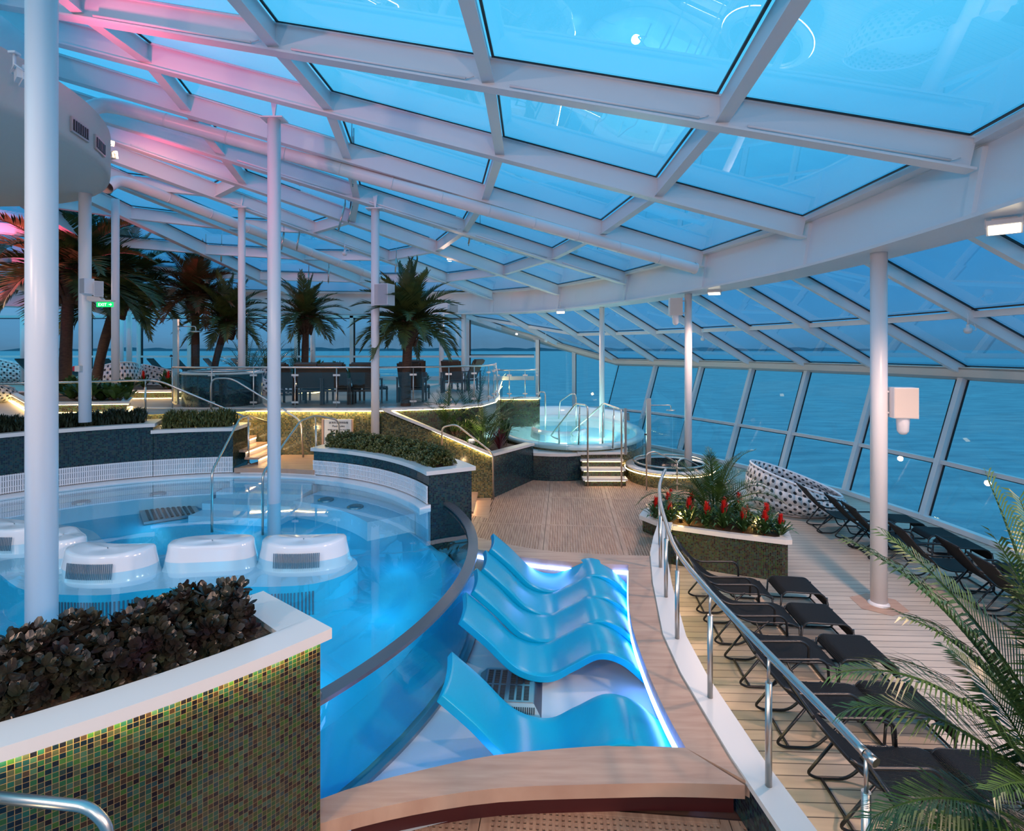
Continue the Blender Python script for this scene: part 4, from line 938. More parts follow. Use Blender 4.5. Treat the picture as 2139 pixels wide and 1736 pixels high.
# bromeliad planter
pt = [(2.67,11.62),(2.95,11.10),(3.18,10.9),(4.1,10.45),(5.0,10.08),(5.12,10.10),(5.42,10.9),(5.35,11.9),(4.6,12.6),(3.6,12.6),(2.9,12.1)]
pl = thing('planter', 'island planter of green mosaic and white coping with red bromeliads', 'planter', (4.1,11.3,-.45)); o = Vector((4.1,11.3,-.45))
ct = Vector((4.1,11.3,0)); b = MB(); ptv = [Vector((x,y,0)) for x,y in pt]
ins = [ct+(p-ct)*.95 for p in ptv]; loop = ins+[ins[0]]
b.wall([p-o for p in loop], .0, .70); b.build('mosaic', M['mos_green'], pl)
b = MB(); A = [ct+(p-ct)*.86+Vector((0,0,.33))-o for p in ptv]; B = [p+Vector((0,0,.33))-o for p in ptv]; b.solid(A+[A[0]], B+[B[0]], .085, False); b.build('coping', M['quartz'], pl)
b = MB(); b.poly([p-Vector((0,0,.05)) for p in A]); b.build('soil', M['soil'], pl)

# ================================================================ HOT TUB, PLUNGE TUB, SPA TUB
TC = (2.05, 20.2)
t_ = thing('hot_tub', 'large oval white hot tub with glowing turquoise water', 'hot tub', (TC[0],TC[1],0))
sx, sy = 2.6, 4.05
b = MB(); b.lathe((0,0,0), [(.01,.35),(.70,.38),(.76,.62),(.86,.64),(.90,.93),(.93,.99),(1.0,.99),(1.015,.93),(1.0,.86)], 56, sx, sy); b.build('shell', mat('tub_shell', (.62,.80,.80), .2), t_)
b = MB(); b.lathe((0,0,0), [(.995,-.45),(.995,.87)], 56, sx, sy)
for i, f in enumerate(b.f): pass
b.build('mosaic', M['mos_gold_lit'], t_)
b = MB(); b.lathe((0,0,.90), [(.01,0),(.92,0)], 56, sx, sy); b.build('water', M['tubwater'], t_)
b = MB(); b.lathe((0,.1,0), [(.93,.99),(.95,1.28),(.99,1.33),(1.05,1.33),(1.06,1.0)], 40, sx, sy, 20, 175); b.build('back_rest_rim', M['seat_white'], t_)
b = MB(); b.lathe((-.3,.4,0), [(.30,.62),(.34,.80),(.36,.97),(.40,.97),(.42,.62)], 40, sx, sy, 190, 330); b.build('inner_divider', M['seat_white'], t_)
b = MB()
for k in range(14):
    a = R(15+25*k); b.lathe((sx*.83*math.cos(a), sy*.83*math.sin(a), .66), [(.06,0),(.05,.02),(.01,.02)], 10)
b.build('jet', M['steel_dark'], t_)
# pedestal between the sloping planter and the hot tub steps
fp = [(.62,16.15),(1.1,16.02),(1.6,16.0),(2.0,16.12)]
b = MB(); b.wall(fp, 0, .72); pw = b.build('wall_pedestal', M['mos_dark'], kind=ST)
b = MB(); b.solid([(x,y-.05,.80) for x,y in fp],[(x,y+.9,.80) for x,y in fp],.08); b.solid([(1.9,16.0,.82),(3.35,16.1,.82)],[(1.9,17.2,.82),(3.6,17.2,.82)],.06); b.build('coping', M['quartz'], pw)
sb = MB(); sr = MB(); sl_ = MB()
for k in range(3):
    y = 15.42+.30*k; z = .21*(k+1)+.0
    sb.solid([(1.98,y-.04,z),(3.22,y-.04,z)],[(1.98,y+.32,z),(3.22,y+.32,z)],.055); sr.quad((2.02,y,z-.21),(3.18,y,z-.21),(3.18,y,z-.05),(2.02,y,z-.05)); sl_.bar((2.04,y-.02,z-.062),(3.16,y-.02,z-.062),.02,.014)
y = 16.32; sr.quad((2.02,y,.63),(3.18,y,.63),(3.18,y,.8),(2.02,y,.8)); sr.quad((3.18,15.42,0),(3.18,16.4,0),(3.18,16.4,.58),(3.18,15.42,.15)); sl_.bar((2.04,16.3,.78),(3.16,16.3,.78),.02,.014)
st = sb.build('stairs', M['quartz'], kind=ST); sr.build('riser', M['mos_green'], st); sl_.build('led_strip', M['led_step'], st)
# glass windscreen by the tub
def glass_screen(pts, z0, z1, label, post=True):
    o = Vector((pts[0][0],pts[0][1],z0)); t_ = thing('glass_screen', label, 'glass screen', o)
    for k in range(len(pts)-1):
        p, q = Vector((*pts[k],(z0+z1)/2))-o, Vector((*pts[k+1],(z0+z1)/2))-o; b = MB(); b.bar(p+(q-p)*.02, q-(q-p)*.02, .012, z1-z0); b.build('glass_panel', M['clear'], t_)
    if post: b = MB(); p = Vector((*pts[0],z0))-o; b.box(p+Vector((0,0,(z1-z0)/2+.2)), (.07,.07,z1-z0+.5)); b.build('post', M['steel_dark'], t_)
glass_screen([(3.3,16.1),(3.75,16.7),(4.1,17.4)], .8, 1.65, 'clear glass screen with dark post by the hot tub steps')
glass_screen([(4.05,17.3),(5.0,17.2),(5.35,17.0)], .3, 1.75, 'clear glass screen between the plunge tub and the column', False)
glass_screen([(.75,16.35),(1.6,16.15),(2.05,16.3)], .8, 1.7, 'clear glass screen on the hot tub pedestal', False)
def shower(loc, h, label, armlen=.9, rz=0):
    t_ = thing('shower', label, 'shower', loc, rz)
    b = MB(); b.box((0,0,h/2),(.13,.09,h)); b.build('post', M['steel'], t_)
    b = MB(); b.tube(fillet([(0,0,h-.2),(armlen,0,h-.2),(armlen,0,h-.33)],.08,4), .014, 8); b.build('arm', M['steel'], t_)
    b = MB(); b.lathe((armlen,0,h-.35), [(.01,.03),(.12,.02),(.14,0),(.01,-.02)], 20); b.build('shower_head', M['steel'], t_)
    b = MB(); b.tube([(-.1,-.03,0.2),(-.1,-.03,h*.55)], .008, 6); b.lathe((-.1,-.05,h*.57), [(.03,-.03),(.04,0),(.01,.03)], 10); b.build('hose', M['blackmetal'], t_)
shower((3.95,16.0,.0), 2.4, 'dark shower post with side arm between hot tub and plunge tub', .65)
PT = (4.6,16.2)
t_ = thing('plunge_tub', 'low round plunge tub of dark mosaic with a steel rim', 'plunge tub', (PT[0],PT[1],-.45))
b = MB(); b.lathe((0,0,0), [(1.18,0),(1.18,.86)], 40); b.build('mosaic', M['mos_gold_lit'], t_)
b = MB(); b.lathe((0,0,0), [(1.0,.90),(1.24,.90),(1.26,.86),(1.22,.84)], 40); b.build('rim', M['quartz'], t_)
b = MB(); b.lathe((0,0,0), [(1.0,.90),(1.0,.2),(.01,.2)], 40); b.build('inside', M['mos_dark'], t_)
b = MB(); b.tube([Vector((1.02*math.cos(R(a)),1.02*math.sin(R(a)),1.0)) for a in range(0,365,10)], .025, 8); b.build('steel_ring', M['steel'], t_)
b = MB(); b.lathe((0,0,.55), [(.01,0),(1.0,0)], 30); b.build('water', M['tubwater'], t_)
b = MB(); b.tube([Vector((1.27*math.cos(R(a)),1.27*math.sin(R(a)),.80)) for a in range(150,400,8)], .014, 6); b.build('led_strip', M['led_step'], t_)
ST_ = (-8.02,15.35)
t_ = thing('spa_tub', 'round spa tub clad in dark mosaic behind the balustrade', 'spa tub', (ST_[0],ST_[1],2.3))
b = MB(); b.lathe((0,0,0), [(1.0,0),(1.0,.84)], 40); b.build('mosaic', M['mos_dark'], t_)
b = MB(); b.lathe((0,0,0), [(.82,.86),(1.03,.90),(1.05,.86),(1.0,.84)], 40); b.build('rim', M['quartz'], t_)
b = MB(); b.tube([Vector((.84*math.cos(R(a)),.84*math.sin(R(a)),.93)) for a in range(0,365,12)], .02, 8); b.build('steel_ring', M['steel'], t_)
b = MB(); b.lathe((0,0,.82), [(.01,0),(.84,0)], 30); b.build('water', M['tubwater'], t_)
b = MB(); b.lathe((0,0,0), [(.96,.9),(.96,1.65)], 30, a0=10, a1=170); b.build('glass_panel', M['clear'], t_)
shower((-9.3,15.3,2.3), 2.35, 'steel shower post beside the dark spa tub', .55)

# ================================================================ LOUNGERS
def lounger(kind='wicker'):
    t_ = thing('lounger', 'x', 'lounger')
    prof = fillet([(0,0,1.02),(.28,0,.68),(.62,0,.36),(1.28,0,.37),(1.42,0,.30)], .22, 5)
    b = MB(); W = .60; k = len(prof); th = .025; A = []; Bt = []
    for i, p in enumerate(prof):
        d = (prof[min(i+1,k-1)]-prof[max(i-1,0)]).normalized(); n_ = Vector((-d.z,0,d.x)); A.append(p); Bt.append(p-n_*th)
    for i in range(k-1):
        Y = Vector((0,W/2,0))
        b.quad(A[i]-Y, A[i+1]-Y, A[i+1]+Y, A[i]+Y, None, True); b.quad(Bt[i]-Y, Bt[i]+Y, Bt[i+1]+Y, Bt[i+1]-Y, None, True)
        b.quad(A[i]-Y, Bt[i]-Y, Bt[i+1]-Y, A[i+1]-Y); b.quad(A[i]+Y, A[i+1]+Y, Bt[i+1]+Y, Bt[i]+Y)
    b.quad(A[0]-Y, A[0]+Y, Bt[0]+Y, Bt[0]-Y); b.quad(A[-1]-Y, Bt[-1]-Y, Bt[-1]+Y, A[-1]+Y)
    b.build('seat_sling', M['wicker'], t_)
    for s in (-1, 1):
        y = s*.31
        b = MB(); b.tube([p-Vector((0,-y,.015)) for p in prof], .015, 8); b.build('side_rail', M['blackmetal'], t_)
        b = MB(); b.tube(fillet([(.30,y,.66),(.42,y*1.06,.60),(.98,y*1.06,.62),(1.06,y*1.06,.56),(1.06,y,.37)], .09, 4), .017, 8); b.build('armrest', M['blackmetal'], t_)
        b = MB(); b.tube(fillet([(.98,y,.37),(.60,y,.02),(.30,y,.02),(.22,y,.06),(.52,y,.44)], .09, 4), .015, 8)
        b.tube(fillet([(1.40,y,.32),(1.42,y,.05),(1.36,y,.02),(.95,y,.02),(.80,y,.36)], .08, 4), .015, 8); b.build('leg', M['blackmetal'], t_)
    for x, z in ((.35,.02),(1.36,.02),(.0,1.02),(1.06,.33)): b = MB(); b.tube([(x,-.31,z),(x,.31,z)], .014, 8); b.build('cross_bar', M['blackmetal'], t_)
    return t_
def footstool():
    t_ = thing('footstool', 'x', 'footstool')
    prof = fillet([(-.36,0,.30),(-.30,0,.38),(.26,0,.37),(.34,0,.26),(.35,0,.14)], .08, 4)
    b = MB(); W = .60; Y = Vector((0,W/2,0))
    for i in range(len(prof)-1):
        b.quad(prof[i]-Y, prof[i+1]-Y, prof[i+1]+Y, prof[i]+Y, None, True)
        d = Vector((0,0,-.02)); b.quad(prof[i]-Y+d, prof[i]+Y+d, prof[i+1]+Y+d, prof[i+1]-Y+d); b.quad(prof[i]-Y,prof[i]-Y+d,prof[i+1]-Y+d,prof[i+1]-Y)
    b.build('woven_top', M['wicker'], t_)
    for s in (-1, 1):
        y = s*.31; b = MB(); b.tube(fillet([(.33,y,.30),(.34,y,.02),(.02,y,.02)], .06, 4), .015, 8); b.tube(fillet([(-.36,y,.32),(-.38,y,.05),(-.30,y,.02),(.02,y,.02)], .08, 4), .015, 8)
        b.tube([p+Vector((0,y,-.012)) for p in prof], .014, 8); b.build('leg', M['blackmetal'], t_)
    b = MB(); b.tube([(.32,-.31,.03),(.32,.31,.03)], .013, 8); b.build('cross_bar', M['blackmetal'], t_)
    return t_
L0, F0 = lounger(), footstool()
G1, G2, G3, G4 = 'black loungers along the curved railing', 'black footstools in front of the railing loungers', 'black loungers along the leaning windows', 'black footstools by the leaning windows'
near = [(2.78,9.25,-6),(2.72,8.30,-5),(2.66,7.28,-4),(2.62,6.22,-4),(2.68,5.18,-4),(2.75,4.1,-6)]
lbl = ['black wicker lounger beside the bromeliad planter, at the head of the railing row','black wicker lounger second along the railing from the bromeliad planter','black wicker lounger third along the railing from the bromeliad planter','black wicker lounger fourth along the railing from the bromeliad planter','black wicker lounger under the palm fronds, fifth along the railing','black wicker lounger cut off below, at the end of the railing']
for i, (x,y,a) in enumerate(near):
    o = L0 if i == 0 else dup(L0); o.location = (x,y,-.45); o.rotation_euler = (0,0,R(a)); o['label'] = lbl[i]; o['group'] = G1
fl = [(4.72,9.15,-6),(4.52,8.15,-5),(4.50,7.22,-4),(4.35,6.15,-4),(4.40,5.05,-4),(4.45,4.0,-4)]
lbl = ['black wicker footstool touching the corner of the bromeliad planter','black wicker footstool second from the bromeliad planter','black wicker footstool third from the bromeliad planter, left of the free column base','black wicker footstool partly behind the palm frond tips','black wicker footstool deep behind the palm fronds','black wicker footstool beneath the palm, at the lower picture edge']
lbl[2] = 'black wicker footstool third from the bromeliad planter, fully in the open'
for i, (x,y,a) in enumerate(fl):
    o = F0 if i == 0 else dup(F0); o.location = (x,y,-.45); o.rotation_euler = (0,0,R(a)); o['label'] = lbl[i]; o['group'] = G2
far = [(6.88,13.15,-8),(7.02,12.2,-8),(7.0,11.5,-8),(7.05,10.15,-8),(7.35,9.35,-8),(7.25,8.55,-8),(7.3,7.5,-8)]
lbl = ['black lounger next to the white perforated daybed','black lounger second from the daybed by the leaning windows','black lounger partly behind the free standing deck column','black lounger just past the free standing column, facing the windows','black lounger fifth from the daybed by the leaning windows','black lounger sixth from the daybed, above the palm fronds','black lounger behind the palm fronds at the window row end']
for i, (x,y,a) in enumerate(far):
    dup(L0, (x,y,-.45), R(a), lbl[i], G3)
ff = [(9.0,12.75,-8),(9.1,11.8,-8),(9.05,11.1,-8),(9.05,9.75,-8),(9.2,8.7,-8)]
lbl = ['black footstool by the leaning windows nearest the daybed','black footstool second from the daybed at the windows','black footstool at the windows behind the free column','black footstool before the large clear window pane','black footstool at the window row end']
for i, (x,y,a) in enumerate(ff): dup(F0, (x,y,-.45), R(a), lbl[i], G4)
# daybeds
def daybed(loc, rz, s, label, group=None, tilt=14):
    t_ = thing('daybed', label, 'daybed', loc, rz, group)
    b = MB(); seg = 48; prof = [(.72,0),(.95,.10),(1.05,.28),(1.03,.5),(.93,.70)]
    n0 = len(b.v)
    def ht(th, z, k):   # high back, low front
        f = .55+.45*math.cos(th); return z*(.42+.95*f) if k else z
    P = []
    for k, (r, z) in enumerate(prof):
        P.append([Vector((r*s*math.cos(2*math.pi*j/seg)*1.18, r*s*math.sin(2*math.pi*j/seg), ht(2*math.pi*j/seg-math.pi, z, k)*s*1.25)) for j in range(seg)])
    cum = [0]
    for k in range(1,len(P)): cum.append(cum[-1]+.24*s)
    for k in range(len(P)-1):
        for j in range(seg):
            j2 = (j+1)%seg; u0, u1 = 6.6*s*j/seg, 6.6*s*(j+1)/seg
            b.quad(P[k][j],P[k][j2],P[k+1][j2],P[k+1][j],((u0,cum[k]),(u1,cum[k]),(u1,cum[k+1]),(u0,cum[k+1])), True)
    sh_ = b.build('shell', M['perf'], t_); md = sh_.modifiers.new('thick', 'SOLIDIFY'); md.thickness = .03
    b = MB(); b.tube([P[-1][j%seg] for j in range(seg+1)], .03*s, 8, caps=False); b.tube([P[0][j%seg] for j in range(seg+1)], .03*s, 8, caps=False); b.build('rim', M['seat_white'], t_)
    b = MB(); b.lathe((0,0,.28*s), [(.01,.10*s),(.78*s,.10*s),(.86*s,.05*s),(.84*s,-.08*s)], 40, 1.15, 1); b.build('cushion', mat('white_cushion', (.72,.72,.75), .8), t_)
daybed((7.55,14.75,-.45), R(-18), 1.0, 'round white perforated daybed by the leaning windows')
# upper deck: brown slatted loungers seen from behind
def brown_chair():
    t_ = thing('sun_chair', 'x', 'lounger'); W = .62
    def slab(pts, w_, th, nm, m_):
        b = MB()
        for p, q in zip(pts, pts[1:]): b.bar(p, q, w_, th, up=(0,0,1) if abs((Vector(q)-Vector(p)).normalized().z) < .8 else (0,1,0))
        b.build(nm, m_, t_)
    slab([(0,-.02,.98),(0,.28,.42)], W, .03, 'backrest', M['brownfab'])
    slab([(0,.28,.40),(0,1.35,.36)], W, .03, 'seat', M['brownfab'])
    b = MB(); b.box((0,.85,.40),(.5,.9,.05)); b.build('towel', M['cloth'], t_)
    b = MB(); b.bar((0,-.06,1.0),(0,.0,.88), .50, .10); b.build('headrest', M['brownfab'], t_)
    for s in (-1,1):
        b = MB(); b.bar((s*.33,.1,.62),(s*.33,.62,.60),.05,.03); b.bar((s*.33,.14,0),(s*.33,.14,.62),.04,.04); b.bar((s*.33,.6,0),(s*.33,.6,.6),.04,.04); b.build('armrest', M['brownframe'], t_)
        b = MB(); b.bar((s*.3,.25,0),(s*.3,.25,.38),.045,.045); b.build('leg', M['brownframe'], t_); b = MB(); b.bar((s*.3,1.3,0),(s*.3,1.3,.36),.045,.045); b.build('leg', M['brownframe'], t_)
    for x_, z_ in ((.25,.33),(1.3,.31)): b = MB(); b.bar((-.33,x_,z_),(.33,x_,z_),.05,.05); b.build('cross_bar', M['brownframe'], t_)
    return t_
B0 = brown_chair(); B0.scale = (1.12,1.12,1.14); GB = 'brown sun chairs behind the glass balustrade'
bc = [(-6.35,15.0,-18,'brown sun chair beside the spa tub, turned aside'),(-5.55,14.95,4,'brown sun chair behind the white pool column'),(-4.85,14.95,0,'brown sun chair third from the spa tub'),(-4.05,14.95,0,'brown sun chair fourth from the spa tub, next to the column'),
      (-2.9,15.6,0,'brown sun chair just behind the tall palm trunk'),(-3.35,19.2,10,'brown sun chair further back, left of the tall palm trunk'),(-2.1,19.0,-5,'brown sun chair further back, behind the tall palm trunk'),(-1.25,20.5,60,'brown sun chair at the far balustrade corner')]
bc[5] = (-3.35,19.2,10,'brown sun chair further back, between column and tall palm trunk')
for i, (x,y,a,lb) in enumerate(bc):
    o = B0 if i == 0 else dup(B0); o.location = (x,y,2.3); o.rotation_euler = (0,0,R(a)); o['label'] = lb; o['group'] = GB
# black loungers in front of the far windows
GK = 'black loungers in front of the far window wall'
wh = ['first','second','third','fourth','fifth','sixth','seventh','eighth','ninth','tenth']
xs = [(-20.9,23.5),(-19.4,23.7),(-17.3,23.5),(-15.7,24),(-14.6,24),(-13.4,24.2),(-12.2,24.2),(-10.9,24.4),(-9.6,24.4)]
for i, (x,y) in enumerate(xs): dup(L0, (x,y,2.3), R(12), 'black lounger %s from the outer corner along the far windows' % wh[i], GK, sc=1.1)
daybed((-16.2,22.5,2.3), R(150), .85, 'white perforated daybed on the upper deck behind the big palm trunk')
daybed((-22.3,25.2,2.3), R(40), 1.0, 'white perforated daybed at the outer end of the far windows')
daybed((-12.9,20.8,2.3), R(20), .8, 'pink lit perforated daybed behind the spa tub')
daybed((-15.2,15.6,2.3), R(60), .8, 'pink lit perforated daybed half hidden by the thick pool column')
daybed((-7.9,18.8,2.3), R(-30), .7, 'white perforated daybed behind the brown sun chairs')
# low lit planters on the upper deck
def low_planter(pts, label, z=2.3, h=.26):
    c = sum((Vector((x,y,0)) for x,y in pts), Vector())/len(pts); o = Vector((c.x,c.y,z)); t_ = thing('low_planter', label, 'planter', o)
    P = [Vector((x,y,z))-o for x,y in pts]; P.append(P[0])
    b = MB(); b.wall(P, 0, h-.05); b.build('mosaic', M['mos_green'], t_)
    b = MB(); b.solid([p*.9+Vector((0,0,h)) for p in P], [p*1.04+Vector((0,0,h)) for p in P], .06, False); b.build('coping', M['quartz'], t_)
    b = MB(); b.poly([p*.95+Vector((0,0,h-.03)) for p in P[:-1]]); b.build('soil', M['soil'], t_)
    b = MB()
    for p, q in zip(P, P[1:]):
        b.bar(p*1.02+Vector((0,0,h-.068)), q*1.02+Vector((0,0,h-.068)), .02, .012); b.bar(p*1.03+Vector((0,0,.01)), q*1.03+Vector((0,0,.01)), .02, .012)
    b.build('led_strip', M['led_soft'], t_)
low_planter([(-11.4,13.1),(-9.3,13.35),(-10.0,14.5),(-13.5,17.2),(-15,16.5)], 'low lit planter on the upper deck round the big palm trunk')
low_planter([(-12.3,16.9),(-9.6,17.3),(-9.8,20.5),(-15.5,20.5)], 'low lit planter with bromeliads behind the spa tub')
low_planter([(-11.2,19.2),(-9.2,18.9),(-6.9,19.2),(-6.9,20.8),(-11.5,21)], 'low planter holding the palms and bushes before the far windows', 2.3, .4)
# ================================================================ PLANTS
rnd = random.Random(11)
def frond(b, p0, d, L, droop, lw, n, ll, stiff=.35, leaflet_droop=.25, start=.12, narrow=.35):
    """a feather leaf: stem plus paired leaflets"""
    d = Vector(d).normalized(); P = []; p = Vector(p0); v = d.copy(); step = L/n
    for i in range(n+1):
        P.append(p.copy()); v = (v+Vector((0,0,-droop/n*(0.4+1.6*i/n)))).normalized(); p = p+v*step
    for i in range(0, n, 2):
        a, c = P[i], P[min(i+2,n)]; r = .012*L*(1-i/n)+.003; dd = (c-a).normalized(); s = dd.cross(Vector((0,0,1))); s = s.normalized() if s.length > 1e-4 else Vector((1,0,0)); u = s.cross(dd)
        b.quad(a-s*r, c-s*r*.8, c+s*r*.8, a+s*r); b.quad(a-u*r, c-u*r*.8, c+u*r*.8, a+u*r)
    for i in range(int(n*start), n+1):
        t = i/n; dd = (P[min(i+1,n)]-P[max(i-1,0)]).normalized(); s = dd.cross(Vector((0,0,1))); s = s.normalized() if s.length > 1e-4 else Vector((1,0,0)); u = s.cross(dd).normalized()
        env = (math.sin(math.pi*min(1,(.12+.88*t)**.8))*.85+.15) if t < .97 else .3
        for sg in (-1, 1):
            ln = ll*env*rnd.uniform(.85,1.12); ang = stiff+.5*t
            q = (s*sg*math.cos(ang)+dd*math.sin(ang)+u*.30+Vector((0,0,rnd.uniform(-.12,.12)))).normalized()
            w_ = dd*lw*.5; a = P[i]; m_ = a+q*ln*.5+Vector((0,0,-leaflet_droop*ln*.12)); e = a+q*ln+Vector((0,0,-leaflet_droop*ln*.55))
            n0 = b.add((a-w_*.5, a+w_*.5, m_+w_, m_-w_, e)); b.face((n0,n0+1,n0+2,n0+3)); b.face((n0+3,n0+2,n0+4))
def palm(base, top, r0, r1, crown_r, nf, label, seed, mat_=None, red=False, dens=26):
    rnd.seed(seed); base, top = Vector(base), Vector(top)
    t_ = thing('palm_tree', label, 'palm tree', base)
    d = top-base; pts = [Vector((0,0,0))]; n = 10
    for i in range(1, n+1):
        s = i/n; pts.append(Vector((d.x*s**1.5, d.y*s**1.5, d.z*s)))
    rad = [r0*1.5]+[r0+(r1-r0)*i/n*.9+rnd.uniform(-.006,.006) for i in range(1, n)]+[r1*1.15]
    b = MB(); b.tube(pts, rad, 14); b.build('trunk', M['trunk'], t_)
    b = MB()
    for i in range(40):      # leaf bases bulging below the crown
        a = rnd.uniform(0,6.28); z = rnd.uniform(-.38,.12)*crown_r; rr = r1*(1.35+.9*(z/crown_r+.38)); q = d+Vector((math.cos(a)*rr, math.sin(a)*rr, z)); o2 = d+Vector((math.cos(a)*rr*1.6, math.sin(a)*rr*1.6, z+.14*crown_r))
        b.tube([q*1.0, o2], .035*crown_r, 5, True, .012*crown_r)
    b.tube([d-Vector((0,0,.36*crown_r)), d-Vector((0,0,.1*crown_r)), d+Vector((0,0,.12*crown_r))], [r1*1.2,r1*2.2,r1*1.5], 12); b.build('leaf_base', M['trunk'], t_)
    b = MB()
    for i in range(nf):
        s = i/(nf-1); a = i*2.39996+rnd.uniform(-.2,.2); el = R(84-98*s**.85); dr = Vector((math.cos(a)*math.cos(el), math.sin(a)*math.cos(el), math.sin(el)))
        frond(b, d+Vector((0,0,.05*crown_r)), dr, crown_r*rnd.uniform(.95,1.2), .75+.5*s, .036*crown_r, dens+12, .33*crown_r, .55)
    b.build('crown', M['leaf_red'] if red else M['leaf'], t_)
    return t_
palm((-13.75,17.0,2.35), (-13.6,17.0,6.15), .17, .14, 2.6, 44, 'tall big crowned palm with thick trunk rising under the drum', 1, dens=34)
palm((-14.6,19.4,2.4), (-13.7,19.3,5.7), .16, .14, 2.3, 42, 'leaning dark palm beside the exit sign column', 2, dens=32)
palm((-11.45,20,2.5), (-11.45,20,5.7), .14, .13, 1.75, 40, 'reddish lit palm with straight trunk behind the spa tub', 3, red=True)
palm((-10.85,20,2.5), (-10.3,20,4.75), .12, .12, 1.6, 38, 'short leaning palm close to the reddish palm', 4)
palm((-7.5,20,2.5), (-7.45,20,4.9), .12, .12, 1.45, 38, 'lone medium palm before the far windows, by the column', 5)
palm((-2.83,14.7,1.9), (-2.76,14.75,4.45), .13, .12, 1.5, 44, 'tall dark palm in the sloping planter beside the white column', 6, dens=34)
def bushy(loc, h, nf, L, label, seed, m_='leaf2', ll=.22, lw=.02, name='areca_palm', cat='potted palm', spread=50, droop=1.0, pot=False, n=18):
    rnd.seed(seed); t_ = thing(name, label, cat, loc); b = MB(); st = MB()
    for i in range(nf):
        a = i*2.39996+rnd.uniform(-.3,.3); el = R(88-rnd.random()**.8*spread); dr = Vector((math.cos(a)*math.cos(el), math.sin(a)*math.cos(el), math.sin(el)))
        hs = h*rnd.uniform(.25,.6); p1 = dr*hs; st.tube([(dr.x*.03,dr.y*.03,0), p1], .012, 5)
        frond(b, p1, dr, L*rnd.uniform(.75,1.15), droop, lw, n, ll, .55)
    st.build('stem', M['leaf2'], t_); b.build('foliage', M[m_], t_)
    if pot: b = MB(); b.lathe((0,0,0),[(.01,0),(.2,0),(.27,.35),(.24,.35),(.22,.3),(.01,.3)],20); b.build('pot', M['quartz'], t_)
    return t_
bushy((-9.55,19.9,2.6), 1.0, 22, 1.2, 'areca palm bush between the short palm and the slim column', 21)
bushy((-8.75,19.8,2.6), 1.0, 24, 1.2, 'areca palm bush behind the white pool column', 22)
bushy((-8.0,20.2,2.6), .8, 16, 1.1, 'areca palm bush next to the lone medium palm', 23)
bushy((-1.1,15.75,1.1), 1.5, 26, 1.3, 'tall feathery areca clump behind the stair planter', 24)
bushy((-.75,15.0,1.1), 1.1, 26, .9, 'dense palm clump above the red leaved plant', 25)
bushy((-1.75,14.85,1.6), .9, 20, .8, 'leafy palm clump next to the tall dark palm trunk', 26)
bushy((4.25,11.65,.25), .9, 48, 1.2, 'areca palm growing from the bromeliad planter', 27, ll=.32, lw=.024, n=26, spread=80, droop=1.5)
# broad leaf plants
def rosette(b, c, n, L, w_, up=.6, seed=None, droop=.5, curl=0):
    c = Vector(c)
    for i in range(n):
        a = i*2.39996+rnd.uniform(-.2,.2); el = R(85-75*(i/n)**.8*(1.3-up)); d = Vector((math.cos(a)*math.cos(el), math.sin(a)*math.cos(el), math.sin(el))); s = Vector((-math.sin(a), math.cos(a), 0))*w_*.5
        l = L*rnd.uniform(.8,1.1); a1 = c+d*l*.45; a2 = c+d*l*.8+Vector((0,0,-droop*l*.12)); a3 = c+d*l*1.05+Vector((0,0,-droop*l*.4))
        n0 = b.add((c-s*.4, c+s*.4, a1+s, a1-s, a2+s*.8, a2-s*.8, a3)); b.face((n0,n0+1,n0+2,n0+3)); b.face((n0+3,n0+2,n0+4,n0+5)); b.face((n0+5,n0+4,n0+6))
def broad(loc, label, n, L, w_, m_='leaf2', seed=1, name='leafy_plant', cat='plant', k=5, sp=.2, up=.6):
    rnd.seed(seed); t_ = thing(name, label, cat, loc); b = MB(); st = MB()
    for i in range(k):
        c = Vector((rnd.uniform(-sp,sp), rnd.uniform(-sp,sp), rnd.uniform(.05,.6)*L)); rosette(b, c, n, L, w_, up); st.tube([(c.x*.5,c.y*.5,0), c], .015, 5)
    b.build('foliage', M[m_], t_); st.build('stem', M['trunk'], t_); return t_
broad((-6.55,20.0,2.65), 'round broad leaved bush behind the brown sun chairs', 16, .6, .11, seed=31, k=9, sp=.4)
broad((-5.75,20.4,2.6), 'smaller broad leaved bush beside the round one', 14, .42, .09, seed=32, k=6, sp=.3)
broad((-3.3,20.6,2.5), 'low broad leaved plant far back by the tall palm trunk', 12, .35, .08, seed=33, k=4)
broad((-1.55,14.72,1.55), 'pale green whorled bush at the foot of the tall dark palm', 22, .30, .03, seed=34, k=16, sp=.34)
broad((-.95,14.55,1.15), 'pale green whorled bush lower on the sloping planter', 22, .28, .03, seed=35, k=12, sp=.3)
broad((-.15,15.6,1.0), 'upright green zamia plant behind the red leaved plant', 9, .62, .07, seed=36, k=5, up=1.1)
broad((-.35,15.0,1.0), 'dark red spiky cordyline by the hot tub planter wall', 34, .55, .035, m_='maroon', seed=37, k=2, sp=.08, name='cordyline', up=.8)
for i, (x,y,lb) in enumerate([(-10.6,13.9,'low dark leafy plants at the foot of the exit sign column'),(-12.4,15.6,'broad dark leaves round the big palm foot'),(-9.9,14.0,'dark leafy plant at the pointed end of the low lit planter'),(-11.2,18.2,'leafy plant with pointed leaves in the far low planter'),(-10.3,18.3,'big leaved plant beside the far low planter end')]):
    broad((x,y,2.5), lb, 14, .45, .13, seed=40+i, k=8, sp=.4)
